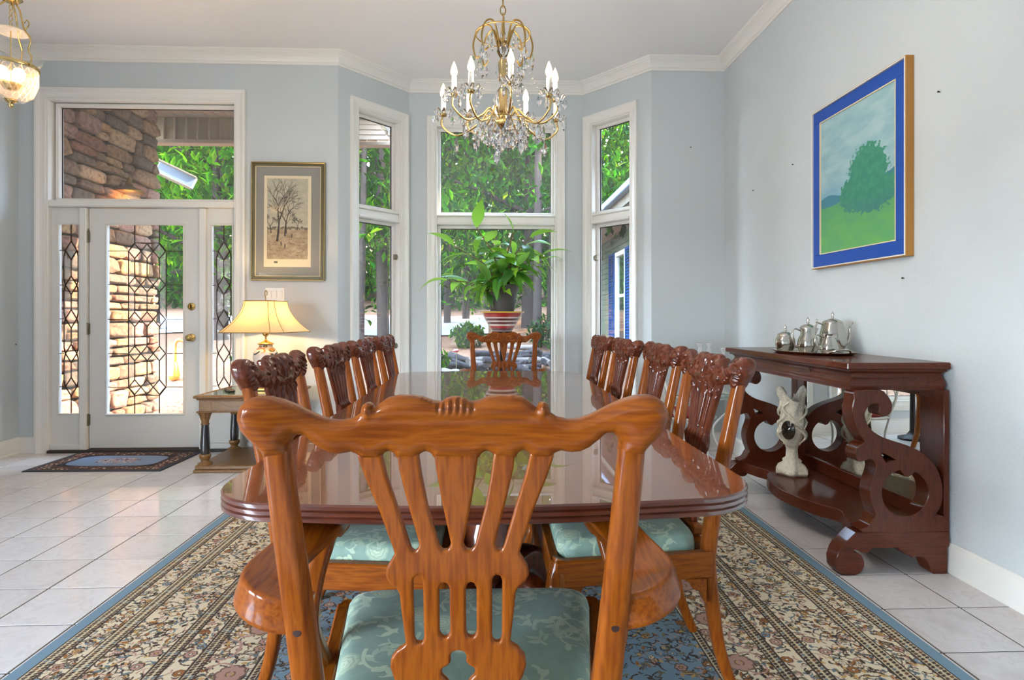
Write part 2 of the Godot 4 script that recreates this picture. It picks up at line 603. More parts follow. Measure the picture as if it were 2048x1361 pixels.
func room() -> void:
	# floor: a bed of grout, with the tiles laid on it one by one
	var fl := B.new()
	fl.box(Vector3((XL + XR) / 2, -0.10125, (ZF - 5.9) / 2), Vector3(XR - XL + 0.4, 0.1975, ZF + 6.0))
	fl.box(Vector3((XL + XR) / 2, -0.004, (ZF + 0.6) / 2), Vector3(XR - XL, 0.008, ZF - 0.6))
	var floor_ := struct("floor", "white marble-look floor tiles laid square with dark grout lines", "floor")
	part(floor_, "grout_bed", fl, M.grout)
	var tm := B.new()
	tm.box(Vector3.ZERO, Vector3(0.2975, 0.012, 0.2975), 0.0014)
	var tmesh := tm.mesh()
	rng.seed = 11
	for c in range(-8, 12):
		for r in range(-10, 13):
			var x := -1.5227 + (c + 0.5) * 0.3048
			var z := -2.2771 - (r + 0.5) * 0.3048
			if x < XL - 0.15 or x > XR + 0.15 or z > 0.6 or z < ZB - 0.75:
				continue
			if absf(x) < 1.32 and z > -4.55 and z < -0.2:      # under the rug
				continue
			if z < ZB - 0.16 and (x < -1.3 or x > 1.45):
				continue
			part(floor_, "tile", tmesh, M["marble_tile_%d" % rng.randi_range(0, 3)], Vector3(x, -0.006, z), Basis(Vector3.UP, PI / 2 * rng.randi_range(0, 3)))
	# ceiling
	var c := B.new()
	c.box(Vector3((XL + XR) / 2, H + 0.1, (ZF - 5.9) / 2), Vector3(XR - XL + 0.4, 0.2, ZF + 6.2))
	struct("ceiling", "flat white ceiling with fine texture", "ceiling", c, M.ceiling_paint)
	# walls
	wall("wall_left", "pale blue-grey wall of the entry, left of the front door", Vector2(XL, ZF), Vector2(XL, ZB), [[ZF - 3.2, 0.2, ZF - 1.9, 1.9], [ZF - 1.4, 0.2, ZF - 0.1, 1.9]])
	var wb := wall("wall_back", "pale blue-grey wall around the front door", Vector2(XL, ZB), Vector2(-1.271, ZB), [[-3.66 - XL, 0, -2.115 - XL, 2.945]])
	var b1 := wall("wall_bay_left", "narrow pale blue-grey wall of the bay beside the framed print", Vector2(-1.271, ZB), Vector2(-0.755, -5.75), [[0.207, 0.3, 0.69, 2.95]])
	var b2 := wall("wall_bay_center", "pale blue-grey wall around the middle bay window", Vector2(-0.755, -5.75), Vector2(0.908, -5.75), [[0.255, 0.3, 1.40, 2.95]])
	var b3 := wall("wall_bay_right", "narrow pale blue-grey wall of the bay on the shutters' side", Vector2(0.908, -5.75), Vector2(1.402, ZB), [[0.095, 0.3, 0.555, 2.95]])
	wall("wall_corner", "short pale blue-grey wall between the bay and the long right wall", Vector2(1.402, ZB), Vector2(XR, ZB))
	wall("wall_right", "long pale blue-grey wall behind the sideboard", Vector2(XR, ZB), Vector2(XR, ZF))
	wall("wall_front", "plain pale blue-grey wall behind the viewer", Vector2(XR, ZF), Vector2(XL, ZF))
	bay_window(b1, 1, "tall narrow bay window looking out on tree trunks, nearest the framed print", 0.207, 0.69, 0.3, 0.67)
	bay_window(b2, 2, "wide middle bay window behind the potted plant", 0.255, 1.40, 0.3, 0.0)
	bay_window(b3, 3, "tall narrow bay window looking out on blue shutters", 0.095, 0.555, 0.3, 0.115)
	for k in 2:                                            # unseen side windows, added behind the camera to hold the fill lights
		var o := struct("window_%d" % (7 + k), "tall white-framed side window added behind the viewer for soft light", "window")
		o.transform = get_node("wall_left").transform
		var x0 := ZF - 3.2 + 1.8 * k
		part(o, "casing", casing_shape(x0, 0.2, x0 + 1.3, 1.9), M.trim_white)
		var s := B.new()
		board_frame(s, x0 + 0.04, 0.24, x0 + 1.26, 1.86, 0.04, -0.14, -0.115)
		s.box(Vector3(x0 + 0.65, 1.05, -0.125), Vector3(1.24, 0.04, 0.03), 0.004)
		part(o, "sash", s, M.trim_white)
	# crown moulding and baseboards, wall by wall
	var line := [Vector2(XL, ZF), Vector2(XL, ZB), Vector2(-1.271, ZB), Vector2(-0.755, -5.75), Vector2(0.908, -5.75), Vector2(1.402, ZB), Vector2(XR, ZB), Vector2(XR, ZF)]
	var crown := [Vector2(0, -0.105), Vector2(0.012, -0.105), Vector2(0.016, -0.098), Vector2(0.016, -0.088), Vector2(0.024, -0.084), Vector2(0.03, -0.07), Vector2(0.042, -0.05), Vector2(0.06, -0.032), Vector2(0.072, -0.026), Vector2(0.074, -0.018), Vector2(0.084, -0.014), Vector2(0.09, -0.006), Vector2(0.09, 0)]
	var base := [Vector2(0, 0), Vector2(0.016, 0), Vector2(0.016, 0.012), Vector2(0.014, 0.016), Vector2(0.014, 0.112), Vector2(0.012, 0.12), Vector2(0.006, 0.126), Vector2(0.004, 0.132), Vector2(0, 0.134)]
	var where := ["the entry wall", "the front door wall", "the bay wall nearest the print", "the middle bay window", "the bay wall nearest the shutters", "the short corner wall", "the long right wall"]
	for k in line.size() - 1:
		struct("trim_%d" % (k + 1), "white crown moulding above " + where[k], "crown moulding", moulding(line, k, crown, H), M.trim_white)
		if k == 1:
			var bb := moulding([Vector2(XL, ZF), Vector2(XL, ZB), Vector2(-3.744, ZB), Vector2(-3.744, ZB - 1)], 1, base, 0.0, true)
			struct("baseboard_back_left", "short white baseboard left of the front door casing", "baseboard", bb, M.trim_white)
			bb = moulding([Vector2(-2.035, ZB - 1), Vector2(-2.035, ZB), Vector2(-1.271, ZB), Vector2(-0.755, -5.75)], 1, base, 0.0, true)
			struct("baseboard_back_right", "white baseboard behind the side table", "baseboard", bb, M.trim_white)
		else:
			struct("baseboard_" + ["left", "", "bay_left", "bay_center", "bay_right", "corner", "right"][k], "white baseboard along " + where[k], "baseboard", moulding(line, k, base, 0.0), M.trim_white)

func moulding(line: Array, k: int, prof: Array, y: float, square := false) -> B:
	var b := B.new()
	for e in prof.size() - 1:
		var row := []
		for q in [prof[e], prof[e + 1]]:
			for w in 2:
				row.append(mitre(line, k + w, q.x, k, square) + Vector3(0, y + q.y, 0))
		b.flat([row[0], row[1], row[3], row[2]])
	return b

func mitre(line: Array, j: int, d: float, k: int, square: bool) -> Vector3:   # the corner j moved d into the room
	var e: Vector2 = (line[k + 1] - line[k]).normalized()
	var n := Vector2(-e.y, e.x)
	var p: Vector2 = line[j] + n * d
	var o := k - 1 if j == k else k + 1
	if o >= 0 and o < line.size() - 1 and not square:
		var e2: Vector2 = (line[o + 1] - line[o]).normalized()
		var n2 := Vector2(-e2.y, e2.x)
		var m := (n + n2).normalized()
		p = line[j] + m * d / m.dot(n)
	return Vector3(p.x, 0, p.y)

# ---------------------------------------------------------------- front door, sidelights, transom
func came(b: B, pts: Array, w := 0.0052) -> void:
	for k in pts.size() - 1:
		var a: Vector2 = pts[k]
		var c: Vector2 = pts[k + 1]
		b.bar(Vector3(a.x, a.y, 0), Vector3(c.x, c.y, 0), w if absf(a.x - c.x) < absf(a.y - c.y) else 0.008, 0.008 if absf(a.x - c.x) < absf(a.y - c.y) else w)

func sheet(pts: Array, d := 0.003) -> B:
	var b := B.new()
	b.extrude(PackedVector2Array(pts), [], -d / 2, d / 2)
	return b

func front_door() -> void:
	var z := ZB - 0.035
	var cas := struct("trim_8", "white moulded casing around the whole front door unit", "door casing")
	cas.position = Vector3(0, 0, ZB)
	part(cas, "casing", casing_shape(-3.66, 0.0, -2.115, 2.945, false), M.trim_white)
	var jb := B.new()
	board_frame(jb, -3.645, 0.0, -2.13, 2.93, 0.02, -0.16, 0.004, false, 0.003)
	jb.box(Vector3(-3.372, 1.02, -0.07), Vector3(0.055, 2.04, 0.13), 0.004)
	jb.box(Vector3(-2.396, 1.02, -0.07), Vector3(0.055, 2.04, 0.13), 0.004)
	jb.box(Vector3(-2.8875, 2.072, -0.065), Vector3(1.52, 0.055, 0.15), 0.008)
	part(cas, "jamb", jb, M.trim_white)
	var th := B.new()
	th.box(Vector3(-2.8875, 0.012, -0.06), Vector3(1.52, 0.024, 0.16), 0.004)
	part(cas, "threshold", th, M.weatherstrip)
	# transom
	var tr := struct("window_6", "wide clear transom window above the front door", "window")
	tr.position = Vector3(0, 0, ZB)
	var s := B.new()
	board_frame(s, -3.60, 2.125, -2.16, 2.895, 0.03, -0.12, -0.06)
	part(tr, "sash", s, M.trim_white)
	s = B.new()
	board_frame(s, -3.595, 2.13, -2.165, 2.89, 0.008, -0.105, -0.095, true, 0.0)
	part(tr, "gasket", s, M.weatherstrip)
	s = B.new()
	s.box(Vector3(-2.88, 2.51, -0.1), Vector3(1.45, 0.78, 0.001))
	part(tr, "pane", s, M.glass)
	# sidelights
	for k in 2:
		var o := struct("window_%d" % (4 + k), ["narrow leaded sidelight on the hinge side of the front door", "narrow leaded sidelight on the knob side of the front door"][k], "window")
		o.position = Vector3(0, 0, z)
		var xa: float = [-3.645, -2.37][k]
		var xb: float = [-3.40, -2.13][k]
		var ga: float = [-3.592, -2.335][k]
		var gb: float = [-3.414, -2.155][k]
		s = B.new()
		var fr := PackedVector2Array([Vector2(xa, 0.02), Vector2(xb, 0.02), Vector2(xb, 2.045), Vector2(xa, 2.045)])
		s.extrude(fr, [PackedVector2Array([Vector2(ga, 0.315), Vector2(gb, 0.315), Vector2(gb, 1.91), Vector2(ga, 1.91)])], -0.045, 0.0, 0.002)
		s.box(Vector3((xa + xb) / 2, 0.045, 0.012), Vector3(xb - xa, 0.05, 0.03), 0.005)
		part(o, "panel", s, M.door_white)
		s = B.new()
		board_frame(s, ga + 0.008, 0.323, gb - 0.008, 1.902, 0.012, -0.01, 0.006, true, 0.003)
		part(o, "glazing_bead", s, M.door_white)
		s = B.new()
		s.box(Vector3((ga + gb) / 2, 1.1125, -0.024), Vector3(gb - ga, 1.595, 0.002))
		part(o, "pane", s, M.glass)
		var X := func(px: float) -> float: return ga + (px - 121.0) / 107.0 * (gb - ga)
		var Y := func(py: float) -> float: return 1.91 - (py - 113.0) / 931.0 * 1.595
		var cm := B.new()
		var ys := [243.0, 413.0, 578.0, 748.0, 910.0]
		came(cm, [Vector2(X.call(178.0), 1.91), Vector2(X.call(178.0), Y.call(ys[0] - 45))])
		came(cm, [Vector2(X.call(178.0), 0.315), Vector2(X.call(178.0), Y.call(ys[4] + 45))])
		for j in 5:
			var d := [Vector2(X.call(178.0), Y.call(ys[j] - 45)), Vector2(X.call(206.0), Y.call(ys[j])), Vector2(X.call(178.0), Y.call(ys[j] + 45)), Vector2(X.call(150.0), Y.call(ys[j]))]
			came(cm, d + [d[0]])
			part(o, "bevel_pane", sheet(d), M.bevel_glass, Vector3(0, 0, -0.02))
			came(cm, [Vector2(ga, Y.call(ys[j])), Vector2(X.call(143.0), Y.call(ys[j]))])
			came(cm, [Vector2(gb, Y.call(ys[j])), Vector2(X.call(212.0), Y.call(ys[j]))])
			if j < 4:
				came(cm, [d[2], Vector2(X.call(178.0), Y.call(ys[j + 1] - 45))])
				for sd in [143.0, 212.0]:
					came(cm, [Vector2(X.call(sd), Y.call(ys[j] + 28)), Vector2(X.call(sd), Y.call(ys[j + 1] - 28))])
					came(cm, [d[1] if sd > 178 else d[3], Vector2(X.call(sd), Y.call(ys[j] + 28))])
					came(cm, [d[1] + Vector2(0, Y.call(ys[j + 1]) - Y.call(ys[j])) if sd > 178 else d[3] + Vector2(0, Y.call(ys[j + 1]) - Y.call(ys[j])), Vector2(X.call(sd), Y.call(ys[j + 1] - 28))])
					part(o, "textured_pane", sheet([Vector2(X.call(sd), Y.call(ys[j] + 28)), Vector2(X.call(178.0), Y.call(ys[j] + 46)), Vector2(X.call(178.0), Y.call(ys[j + 1] - 46)), Vector2(X.call(sd), Y.call(ys[j + 1] - 28))]), M.textured_glass, Vector3(0, 0, -0.02))
		part(o, "came", cm, M.lead_came, Vector3(0, 0, -0.02))
	# the door leaf
	var door := struct("door_1", "white front door with one tall leaded glass light", "door")
	door.position = Vector3(0, 0, z)
	s = B.new()
	var leaf := PackedVector2Array([Vector2(-3.337, 0.032), Vector2(-2.43, 0.032), Vector2(-2.43, 2.038), Vector2(-3.337, 2.038)])
	s.extrude(leaf, [PackedVector2Array([Vector2(-3.198, 0.308), Vector2(-2.557, 0.308), Vector2(-2.557, 1.91), Vector2(-3.198, 1.91)])], -0.045, 0.0, 0.002)
	part(door, "leaf", s, M.door_white)
	s = B.new()
	board_frame(s, -3.188, 0.318, -2.567, 1.9, 0.016, -0.01, 0.01, true, 0.005)
	part(door, "glazing_bead", s, M.door_white)
	s = B.new()
	s.box(Vector3(-2.8775, 1.109, -0.024), Vector3(0.641, 1.602, 0.002))
	part(door, "pane", s, M.glass)
	var X := func(px: float) -> float: return -3.198 + (px - 22.0) / 536.0 * 0.641
	var Y := func(py: float) -> float: return 1.91 - (py - 25.0) / 1305.0 * 1.602
	var cm := B.new()
	var ys := [210.0, 440.0, 678.0, 912.0, 1143.0]
	for j in 5:
		var y: float = ys[j]
		came(cm, [Vector2(X.call(22.0), Y.call(y)), Vector2(X.call(165.0), Y.call(y))])
		came(cm, [Vector2(X.call(425.0), Y.call(y)), Vector2(X.call(558.0), Y.call(y))])
		for cx in [208.0, 293.0, 378.0]:
			var d := [Vector2(X.call(cx), Y.call(y - 50)), Vector2(X.call(cx + 42), Y.call(y)), Vector2(X.call(cx), Y.call(y + 50)), Vector2(X.call(cx - 42), Y.call(y))]
			came(cm, d + [d[0]])
			part(door, "bevel_pane", sheet(d, 0.008), M.bevel_glass, Vector3(0, 0, -0.018))
			if j < 4:
				came(cm, [d[2], Vector2(X.call(cx), Y.call(ys[j + 1] - 50))])
		if j < 4:
			for sd in [[165.0, 208.0], [425.0, 378.0]]:
				came(cm, [Vector2(X.call(sd[0]), Y.call(y + 4)), Vector2(X.call(sd[0]), Y.call(ys[j + 1] - 4))])
				part(door, "textured_pane", sheet([Vector2(X.call(sd[0]), Y.call(y + 8)), Vector2(X.call(sd[1]), Y.call(y + 50)), Vector2(X.call(sd[1]), Y.call(ys[j + 1] - 50)), Vector2(X.call(sd[0]), Y.call(ys[j + 1] - 8))]), M.textured_glass, Vector3(0, 0, -0.018))
	for q in [[153.0, 25.0], [1200.0, 1330.0]]:
		came(cm, [Vector2(X.call(208.0), Y.call(q[0])), Vector2(X.call(378.0), Y.call(q[0]))])
		came(cm, [Vector2(X.call(208.0), Y.call(q[0])), Vector2(X.call(208.0), Y.call(q[1]))])
		came(cm, [Vector2(X.call(378.0), Y.call(q[0])), Vector2(X.call(378.0), Y.call(q[1]))])
		var y: float = ys[0] if q[0] < 500 else ys[4]
		for cx in [208.0, 378.0]:
			came(cm, [Vector2(X.call(165.0 if cx < 300 else 425.0), Y.call(y)), Vector2(X.call(cx), Y.call(q[0]))])
			came(cm, [Vector2(X.call(293.0), Y.call(y - 50 if q[0] < 500 else y + 50)), Vector2(X.call(cx + (25 if cx < 300 else -25)), Y.call(q[0]))])
	part(door, "came", cm, M.lead_came, Vector3(0, 0, -0.018))
	for q in [[0.955, "door_knob"], [1.217, "deadbolt"]]:
		var k := B.new()
		var t := Basis(Vector3.RIGHT, PI / 2)
		k.lathe([Vector2(0.0, 0), Vector2(0.033, 0), Vector2(0.033, 0.004), Vector2(0.028, 0.008), Vector2(0.013, 0.01), Vector2(0.012, 0.03)], 20, Vector3.ZERO, t)
		if q[1] == "door_knob":
			k.lathe([Vector2(0.012, 0.028), Vector2(0.024, 0.034), Vector2(0.029, 0.045), Vector2(0.026, 0.056), Vector2(0.012, 0.063), Vector2(0, 0.064)], 20, Vector3.ZERO, t)
		else:
			k.box(Vector3(0, 0, 0.024), Vector3(0.008, 0.03, 0.03), 0.003)
		part(door, q[1], k, M.brass, Vector3(-2.498, q[0], 0.0))
	for y in [1.8, 1.03, 0.27]:
		var hg := B.new()
		hg.lathe([Vector2(0, -0.05), Vector2(0.008, -0.05), Vector2(0.008, 0.05), Vector2(0, 0.05)], 10)
		hg.box(Vector3(0.0, 0, -0.006), Vector3(0.03, 0.09, 0.004))
		part(door, "hinge", hg, M.dull_metal, Vector3(-3.342, y, 0.012))
	var ch := B.new()
	ch.box(Vector3(0, 0, 0.008), Vector3(0.03, 0.012, 0.016), 0.003)
	ch.tube([Vector3(-0.015, 0, 0.012), Vector3(-0.035, 0.003, 0.014), Vector3(-0.045, 0.0, 0.012)], 0.004, 6)
	part(door, "latch_guard", ch, M.dull_metal, Vector3(-3.35, 1.86, 0.0))

# ---------------------------------------------------------------- small wall fittings
func wall_fittings() -> void:
	var sw := thing("light_switch", "white triple rocker switch plate behind the lamp shade", "light switch", Vector3(-1.7925, 1.318, ZB))
	var b := B.new()
	b.box(Vector3(0, 0, 0.003), Vector3(0.16, 0.114, 0.006), 0.002)
	part(sw, "plate", b, M.plastic_white)
	for k in 3:
		b = B.new()
		b.box(Vector3((k - 1) * 0.046, 0, 0.008), Vector3(0.033, 0.066, 0.008), 0.002, Basis(Vector3.RIGHT, 0.06))
		part(sw, "rocker", b, M.plastic_white)
	var names := ["small nail in the short corner wall beside the bay", "nail in the long right wall nearest the room corner", "nail in the long right wall beside the far edge of the blue painting", "nail in the long right wall on the near side of the blue painting", "nail in the long right wall below the blue painting", "small nail low on the entry wall beside the door casing"]
	var at := [Vector3(1.742, 2.59, ZB), Vector3(XR, 2.1, -4.57), Vector3(XR, 2.148, -3.967), Vector3(XR, 2.145, -2.654), Vector3(XR, 1.317, -2.891), Vector3(XL, 0.901, -5.115)]
	for k in 6:
		b = B.new()
		var dir := Vector3(0, 0, 1) if k == 0 else Vector3(-1, 0, 0) if k < 5 else Vector3(1, 0, 0)
		b.tube([at[k] - dir * 0.01, at[k] + dir * 0.008 + Vector3(0, 0.003, 0)], 0.0022, 8)
		b.tube([at[k] + dir * 0.008 + Vector3(0, 0.003, 0), at[k] + dir * 0.0105 + Vector3(0, 0.004, 0)], 0.0048, 8)
		tag(part(self, "nail", b, M.nail), names[k], "nail", "nails left in the walls")

# ---------------------------------------------------------------- carved plates: an outline with a rounded, modelled front and back
func poly_sd(p: Vector2, q: PackedVector2Array) -> float:
	var d := INF
	var inside := false
	var m := q.size()
	var b := q[m - 1]
	for k in m:
		var a := b
		b = q[k]
		var e := b - a
		var w := p - a
		var h := clampf(w.dot(e) / e.length_squared(), 0.0, 1.0)
		d = minf(d, (w - e * h).length_squared())
		if (a.y > p.y) != (b.y > p.y) and p.x < a.x + e.x * (p.y - a.y) / e.y:
			inside = not inside
	return -sqrt(d) if inside else sqrt(d)

func mirrored(half: Array) -> PackedVector2Array:      # from the outline of the +x half, listed from the axis round to the axis
	var out := PackedVector2Array()
	for p in half:
		out.append(p)
	for k in range(half.size() - 1, -1, -1):
		if half[k].x > 1e-4:
			out.append(Vector2(-half[k].x, half[k].y))
	return out

func smooth_poly(q: PackedVector2Array, n := 3) -> PackedVector2Array:
	var out := PackedVector2Array()
	var m := q.size()
	for k in m:
		for j in n:
			out.append(q[k].cubic_interpolate(q[(k + 1) % m], q[(k + m - 1) % m], q[(k + 2) % m], float(j) / n))
	return out

func relief(outer: PackedVector2Array, holes: Array, cell: float, front: Callable, back: Callable, place: Callable) -> B:
	var lo := outer[0]
	var hi := outer[0]
	for p in outer:
		lo = lo.min(p); hi = hi.max(p)
	lo -= Vector2(cell, cell) * 1.5
	var nx := int((hi.x - lo.x) / cell) + 3
	var ny := int((hi.y - lo.y) / cell) + 3
	var D := PackedFloat32Array()
	D.resize(nx * ny)
	for y in ny:
		for x in nx:
			var p := lo + Vector2(x, y) * cell
			var d := poly_sd(p, outer)
			if d < 0.03:
				for h in holes:
					d = maxf(d, -poly_sd(p, h))
			D[y * nx + x] = d
	var b := B.new()
	var key := {}
	for y in ny - 1:
		for x in nx - 1:
			var k := [y * nx + x, y * nx + x + 1, (y + 1) * nx + x + 1, (y + 1) * nx + x]
			if D[k[0]] >= 0 and D[k[1]] >= 0 and D[k[2]] >= 0 and D[k[3]] >= 0:
				continue
			var poly := []                              # [front, back, side front, side back]
			for e in 4:
				var u: int = k[e]
				var w: int = k[(e + 1) % 4]
				if D[u] < 0:
					if not key.has(u):
						var p := lo + Vector2(u % nx, u / nx) * cell
						key[u] = [b.vert(place.call(Vector3(p.x, p.y, -front.call(p, -D[u])))), b.vert(place.call(Vector3(p.x, p.y, back.call(p, -D[u])))), -1, -1]
					poly.append(key[u])
				if (D[u] < 0) != (D[w] < 0):
					var id := Vector2i(mini(u, w), maxi(u, w))
					if not key.has(id):
						var p := (lo + Vector2(u % nx, u / nx) * cell).lerp(lo + Vector2(w % nx, w / nx) * cell, D[u] / (D[u] - D[w]))
						var f: Vector3 = place.call(Vector3(p.x, p.y, -front.call(p, 0.0)))
						var g: Vector3 = place.call(Vector3(p.x, p.y, back.call(p, 0.0)))
						key[id] = [b.vert(f), b.vert(g), b.vert(f), b.vert(g)]
					poly.append(key[id])
			var m := poly.size()
			for j in range(1, m - 1):
				b.tri(poly[0][0], poly[j][0], poly[j + 1][0])
				b.tri(poly[0][1], poly[j + 1][1], poly[j][1])
			for j in m:
				var a: Array = poly[j]
				var c: Array = poly[(j + 1) % m]
				if a[2] >= 0 and c[2] >= 0 and m > 2:
					b.tri(a[2], a[3], c[2]); b.tri(c[2], a[3], c[3])
	return b

func rnd(s: float, r: float) -> float:
	var q := 1.0 - clampf(s / r, 0.0, 1.0)
	return sqrt(maxf(0.0, 1.0 - q * q))

func rake(y: float) -> float:
	return 0.085 * pow(clampf((y - 0.45) / 0.55, 0.0, 1.2), 1.25)

# ---------------------------------------------------------------- dining chairs (front towards -z, origin on the floor under the back posts)
var crest_mesh: ArrayMesh
var splat_mesh: ArrayMesh

func chair_backs() -> void:
	var V := func(a: Array) -> Array:
		var out := []
		for k in range(0, a.size(), 2):
			out.append(Vector2(a[k], a[k + 1]))
		return out
	var half: Array = V.call([0, 1.0022, 0.006, 1.001, 0.012, 0.9997, 0.0216, 0.994, 0.0335, 0.9954, 0.0507, 1.0021, 0.0671, 1.0041, 0.0838, 1.0041, 0.1006, 1.0004, 0.1125, 0.9914, 0.1207, 0.9847, 0.1224, 0.9904, 0.1275, 0.9935, 0.1326, 0.9929, 0.1382, 0.9887, 0.1408, 0.9773, 0.1508, 0.9703, 0.1677, 0.9666, 0.184, 0.9676, 0.2012, 0.9736, 0.2176, 0.982, 0.2347, 0.9914, 0.2511, 0.9989, 0.2683, 1.0037, 0.2847, 1.0046, 0.2966, 1.0021, 0.3081, 0.9937, 0.3148, 0.9803, 0.3157, 0.9706, 0.3115, 0.9534, 0.3033, 0.9418, 0.2914, 0.9293, 0.2846, 0.9199, 0.2817, 0.912, 0.2459, 0.912, 0.2444, 0.9199, 0.2455, 0.9333, 0.2415, 0.9408, 0.2347, 0.9467, 0.2243, 0.9453, 0.2146, 0.9352, 0.2012, 0.9236, 0.1878, 0.9169, 0.1744, 0.915, 0.1575, 0.9177, 0.1498, 0.914, 0.1423, 0.9075, 0.1135, 0.906, 0.110, 0.914, 0.102, 0.918, 0.094, 0.914, 0.0904, 0.906, 0.0577, 0.906, 0.055, 0.913, 0.046, 0.917, 0.038, 0.913, 0.0346, 0.906, 0, 0.905])
	var crest := mirrored(half)
	var carve := func(p: Vector2) -> float:                # acanthus strands, scrolls and shells
		var x := absf(p.x)
		var out := 0.0
		for q in [[Vector2(0.082, 0.965), 0.05, 210.0], [Vector2(0.272, 0.972), 0.045, 230.0], [Vector2(0.15, 0.945), 0.04, 190.0]]:
			var d: Vector2 = Vector2(x, p.y) - q[0]
			out += 0.0042 * sin(d.length() * q[2] + 4.0 * d.angle()) * exp(-d.length_squared() / (q[1] * q[1]))
		var a := atan2(x, p.y - 0.925)
		out += 0.004 * sin(a * 22.0) * exp(-pow(x / 0.05, 2))
		return out + 0.0022 * sin(p.y * 420.0 + x * 260.0) * smoothstep(0.03, 0.3, x)
	var cf := func(p: Vector2, s: float) -> float: return 0.006 + 0.013 * rnd(s, 0.02) + carve.call(p) * clampf(s / 0.006, 0.0, 1.0) + 0.006 * smoothstep(0.2, 0.3, absf(p.x)) * rnd(s, 0.03)
	var cb := func(p: Vector2, s: float) -> float:         # plain behind, with a fluted shell in the middle and a leaf at each shoulder
		var x := absf(p.x)
		var out := 0.004 + 0.014 * rnd(s, 0.018) + 0.012 * smoothstep(0.2, 0.29, x) * rnd(s, 0.035)
		if x < 0.026 and p.y > 0.972:
			out += 0.003 * cos(p.x * 620.0) * smoothstep(0.972, 0.985, p.y)
		out += 0.005 * exp(-pow((x - 0.129) / 0.007, 2)) * smoothstep(0.965, 0.985, p.y)
		return out - 0.004 * smoothstep(0.985, 0.96, p.y) * smoothstep(0.2, 0.1, x)
	var pl := func(v: Vector3) -> Vector3: return Vector3(v.x, v.y, v.z + rake(v.y) + 0.012 * pow(absf(v.x) / 0.3, 2) - 0.004)
	crest_mesh = relief(crest, [], 0.0027, cf, cb, pl).mesh()
	half = V.call([0, 0.915, 0.148, 0.915, 0.1465, 0.905, 0.139, 0.88, 0.128, 0.85, 0.117, 0.82, 0.108, 0.79, 0.100, 0.765, 0.097, 0.752, 0.103, 0.742, 0.110, 0.730, 0.112, 0.716, 0.106, 0.703, 0.096, 0.696, 0.091, 0.685, 0.089, 0.66, 0.087, 0.64, 0.084, 0.61, 0.083, 0.60, 0.087, 0.596, 0.096, 0.590, 0.107, 0.576, 0.1085, 0.56, 0.103, 0.54, 0.095, 0.525, 0.09, 0.51, 0.088, 0.48, 0.088, 0.455, 0, 0.455])
	var holes := []
	for sx in [-1.0, 1.0]:
		for h in [[0.1145, 0.925, 0.105, 0.88, 0.092, 0.835, 0.081, 0.795, 0.0735, 0.768, 0.071, 0.760, 0.066, 0.756, 0.061, 0.760, 0.0585, 0.768, 0.066, 0.80, 0.077, 0.845, 0.0865, 0.89, 0.0895, 0.925], [0.058, 0.925, 0.0525, 0.88, 0.044, 0.83, 0.034, 0.79, 0.028, 0.765, 0.022, 0.757, 0.0135, 0.759, 0.0096, 0.768, 0.0155, 0.80, 0.023, 0.84, 0.030, 0.885, 0.0345, 0.925], [0.0125, 0.694, 0.016, 0.702, 0.021, 0.704, 0.026, 0.702, 0.0295, 0.694, 0.0295, 0.619, 0.026, 0.611, 0.021, 0.609, 0.016, 0.611, 0.0125, 0.619], [0.054, 0.706, 0.057, 0.714, 0.062, 0.716, 0.067, 0.714, 0.070, 0.706, 0.0695, 0.61, 0.067, 0.602, 0.062, 0.60, 0.057, 0.602, 0.054, 0.61]]:
			var q := PackedVector2Array()
			for k in range(0, h.size(), 2):
				q.append(Vector2(sx * h[k], h[k + 1]))
			holes.append(q)
	holes.append(mirrored(V.call([0, 0.588, 0.010, 0.585, 0.0135, 0.577, 0.012, 0.568, 0.017, 0.562, 0.026, 0.557, 0.027, 0.545, 0.018, 0.535, 0.008, 0.52, 0, 0.515])))
	var sf := func(p: Vector2, s: float) -> float:
		var x := absf(p.x)
		var out := 0.003 + 0.008 * rnd(s, 0.011)
		out += 0.005 * exp(-pow((p.y - 0.735) / 0.018, 2)) * (0.6 + 0.6 * cos(x * 190.0)) * clampf(s / 0.004, 0, 1)
		out += 0.004 * smoothstep(0.86, 0.9, p.y) * sin(x * 300.0 + p.y * 160.0) * clampf(s / 0.004, 0, 1)
		return out + 0.002 * sin(x * 520.0) * exp(-pow((p.y - 0.66) / 0.05, 2)) * clampf(s / 0.004, 0, 1)
	var sb := func(_p: Vector2, s: float) -> float: return 0.005 + 0.003 * rnd(s, 0.004)
	var pl2 := func(v: Vector3) -> Vector3: return Vector3(v.x, v.y, v.z + rake(v.y) - 0.002)
	splat_mesh = relief(mirrored(half), holes, 0.0027, sf, sb, pl2).mesh()

func bez(p: Array, n := 16, low := -INF) -> Array:      # Catmull-Rom through the points, nowhere below low
	var out := []
	for k in p.size() - 1:
		for j in n:
			out.append(p[k].cubic_interpolate(p[k + 1], p[maxi(k - 1, 0)], p[mini(k + 2, p.size() - 1)], float(j) / n))
	out.append(p[-1])
	for k in out.size():
		out[k].y = maxf(out[k].y, low)
	return out

func spread(vals: Array, n: int) -> Array:             # values interpolated along a path of n points
	var out := []
	for k in n:
		var f := float(k) / maxf(1, n - 1) * (vals.size() - 1)
		var j := mini(int(f), vals.size() - 2)
		out.append(lerp(vals[j], vals[j + 1], f - j))
	return out

